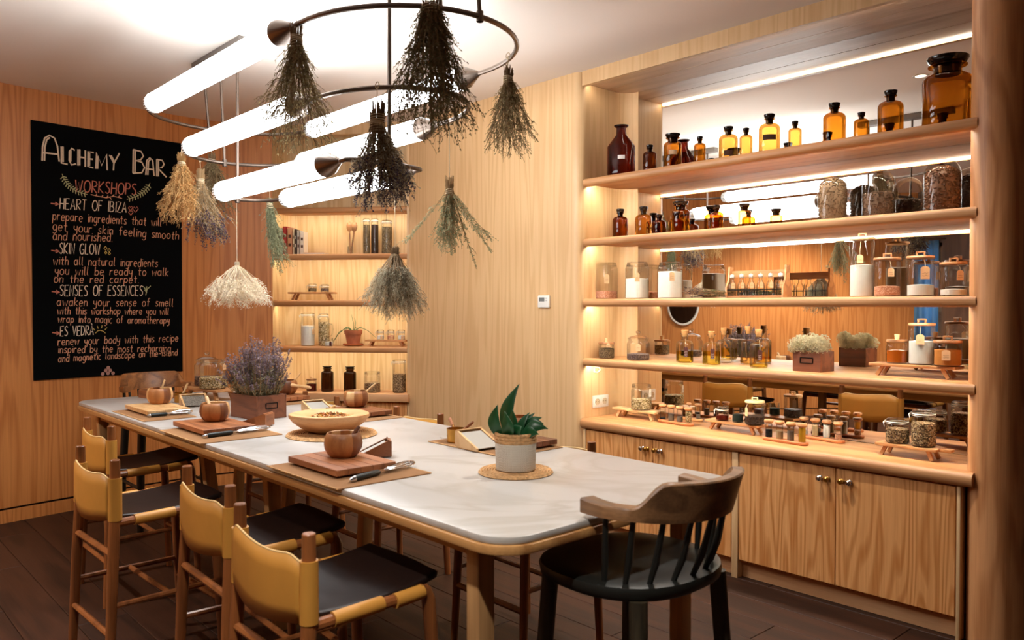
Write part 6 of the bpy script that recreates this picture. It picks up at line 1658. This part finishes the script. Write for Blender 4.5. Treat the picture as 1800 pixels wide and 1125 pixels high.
def leaf(parent, base, tip, w, bend=(0, 0, 0), mat=LEAF):
    """broad pointed leaf with a folded midrib and real thickness"""
    b = Vector(base); e = Vector(tip); n_ = 12; d = e - b; side = d.cross(Vector((0.3, -1, 0.15))).normalized(); vs = []
    for i in range(n_ + 1):
        u = i / n_; c = b + d * u + Vector(bend) * sin(pi * u)
        ww = w * (sin(pi * min(1, u * .62 + .22)) ** 1.2) * (1 - u ** 5)
        nn = side.cross(d).normalized()
        vs += [c - side * ww / 2 + nn * ww * .16, c - nn * ww * .06, c + side * ww / 2 + nn * ww * .16]
    m = MB(); m.add(vs, [(i * 3 + k, i * 3 + k + 1, i * 3 + k + 4, i * 3 + k + 3) for i in range(n_) for k in range(2)])
    o = m.build('leaf', mat, parent, angle=80); md = o.modifiers.new('thickness', 'SOLIDIFY'); md.thickness = .002
# directions: +r = right in the photo (cos/sin of yaw), use local axes
rx = _R
def lp(r_, f_, z): return tuple(_R * r_ + _D0 * f_ + Vector((0, 0, z)))
leaf(t, lp(-.02, .01, .11), lp(.012, .02, .305), .055, lp(-.025, 0, 0))
leaf(t, lp(-.045, -.01, .11), lp(-.065, -.02, .235), .05, lp(-.02, 0, 0))
leaf(t, lp(-.03, -.03, .11), lp(-.04, -.05, .215), .05, lp(.01, -.02, 0))
leaf(t, lp(-.03, -.02, .11), lp(-.012, -.04, .22), .048, lp(.012, -.01, 0))
leaf(t, lp(.01, -.01, .115), lp(.05, .0, .205), .03, lp(-.008, 0, .004))
leaf(t, lp(.01, .02, .115), lp(.07, .03, .20), .026, lp(-.006, 0, .008))
leaf(t, lp(.02, .0, .115), lp(.10, -.01, .165), .036, lp(0, 0, .03))
leaf(t, lp(.02, -.03, .115), lp(.115, -.03, .15), .04, lp(0, 0, .026))
leaf(t, lp(.02, .02, .115), lp(.095, .03, .182), .03, lp(0, 0, .02))
leaf(t, lp(-.01, -.04, .115), lp(.02, -.07, .165), .04, lp(0, -.01, .012))
leaf(t, lp(.03, -.04, .115), lp(.08, -.06, .135), .036, lp(0, 0, .018))
# right side settings
placemat('jute placemat across the table behind the snake plant', -2.83, -2.33, 2.08, 2.41)
board('dark cutting board across the table behind the snake plant', -2.56, -2.36, 2.19, 2.41, ACACIA_D)
bowl('wooden bowl partly hidden behind the snake plant leaves', -2.50, 2.32, TZ + .0350, seed=6)
brass_pot('brass pot with wooden handle left of the snake plant', -2.73, 2.155, radians(-28))
stick('dark stick resting in the brass pot left of the snake plant', (-2.725, 2.15, TZ + .03), (-2.665, 2.20, TZ + .095), .0065, ACACIA, 'stick')
wedge_tray('pale wooden grater box behind the snake plant', -2.56, 2.14, radians(85), .13, .16, .066, STEELR, PINE)
placemat('jute placemat across the table behind the carved bowl', -4.02, -3.53, 2.11, 2.425)
board('dark reddish cutting board across the table behind the carved bowl', -3.95, -3.62, 2.20, 2.42, ACACIA_D)
bowl('wooden bowl with a long pale stick across the table behind the carved bowl', -3.87, 2.345, TZ + .0350, seed=5)
stick('long pale stick leaning out of the bowl behind the carved bowl', (-3.88, 2.34, TZ + .06), (-3.80, 2.43, TZ + .165), .006, PINE, 'stick')
wedge_tray('pale grater box behind the carved bowl', -4.07, 2.215, radians(85), .13, .15, .05, STEELR, PINE)
stick('short round wooden pestle leaning by the board behind the carved bowl', (-3.90, 2.175, TZ + .012), (-3.845, 2.20, TZ + .055), .009, BOWL_A)
stick('second short wooden pestle lying by the board behind the carved bowl', (-3.84, 2.165, TZ + .012), (-3.785, 2.195, TZ + .035), .009, BOWL_A)
placemat('jute placemat across the table behind the lavender planter', -4.95, -4.44, 2.12, 2.425)
board('brown cutting board across the table behind the lavender planter', -4.88, -4.54, 2.20, 2.42, ACACIA)
bowl('wooden bowl with a rolling pestle across it behind the lavender planter', -4.72, 2.35, TZ + .0350, seed=8)
stick('pale rolling pestle lying across the bowl behind the lavender planter', (-4.71, 2.33, TZ + .10), (-4.53, 2.42, TZ + .085), .012, PINE)
stick('thin stick leaning in the bowl behind the lavender planter', (-4.72, 2.35, TZ + .06), (-4.66, 2.42, TZ + .17), .005, PINE, 'stick')
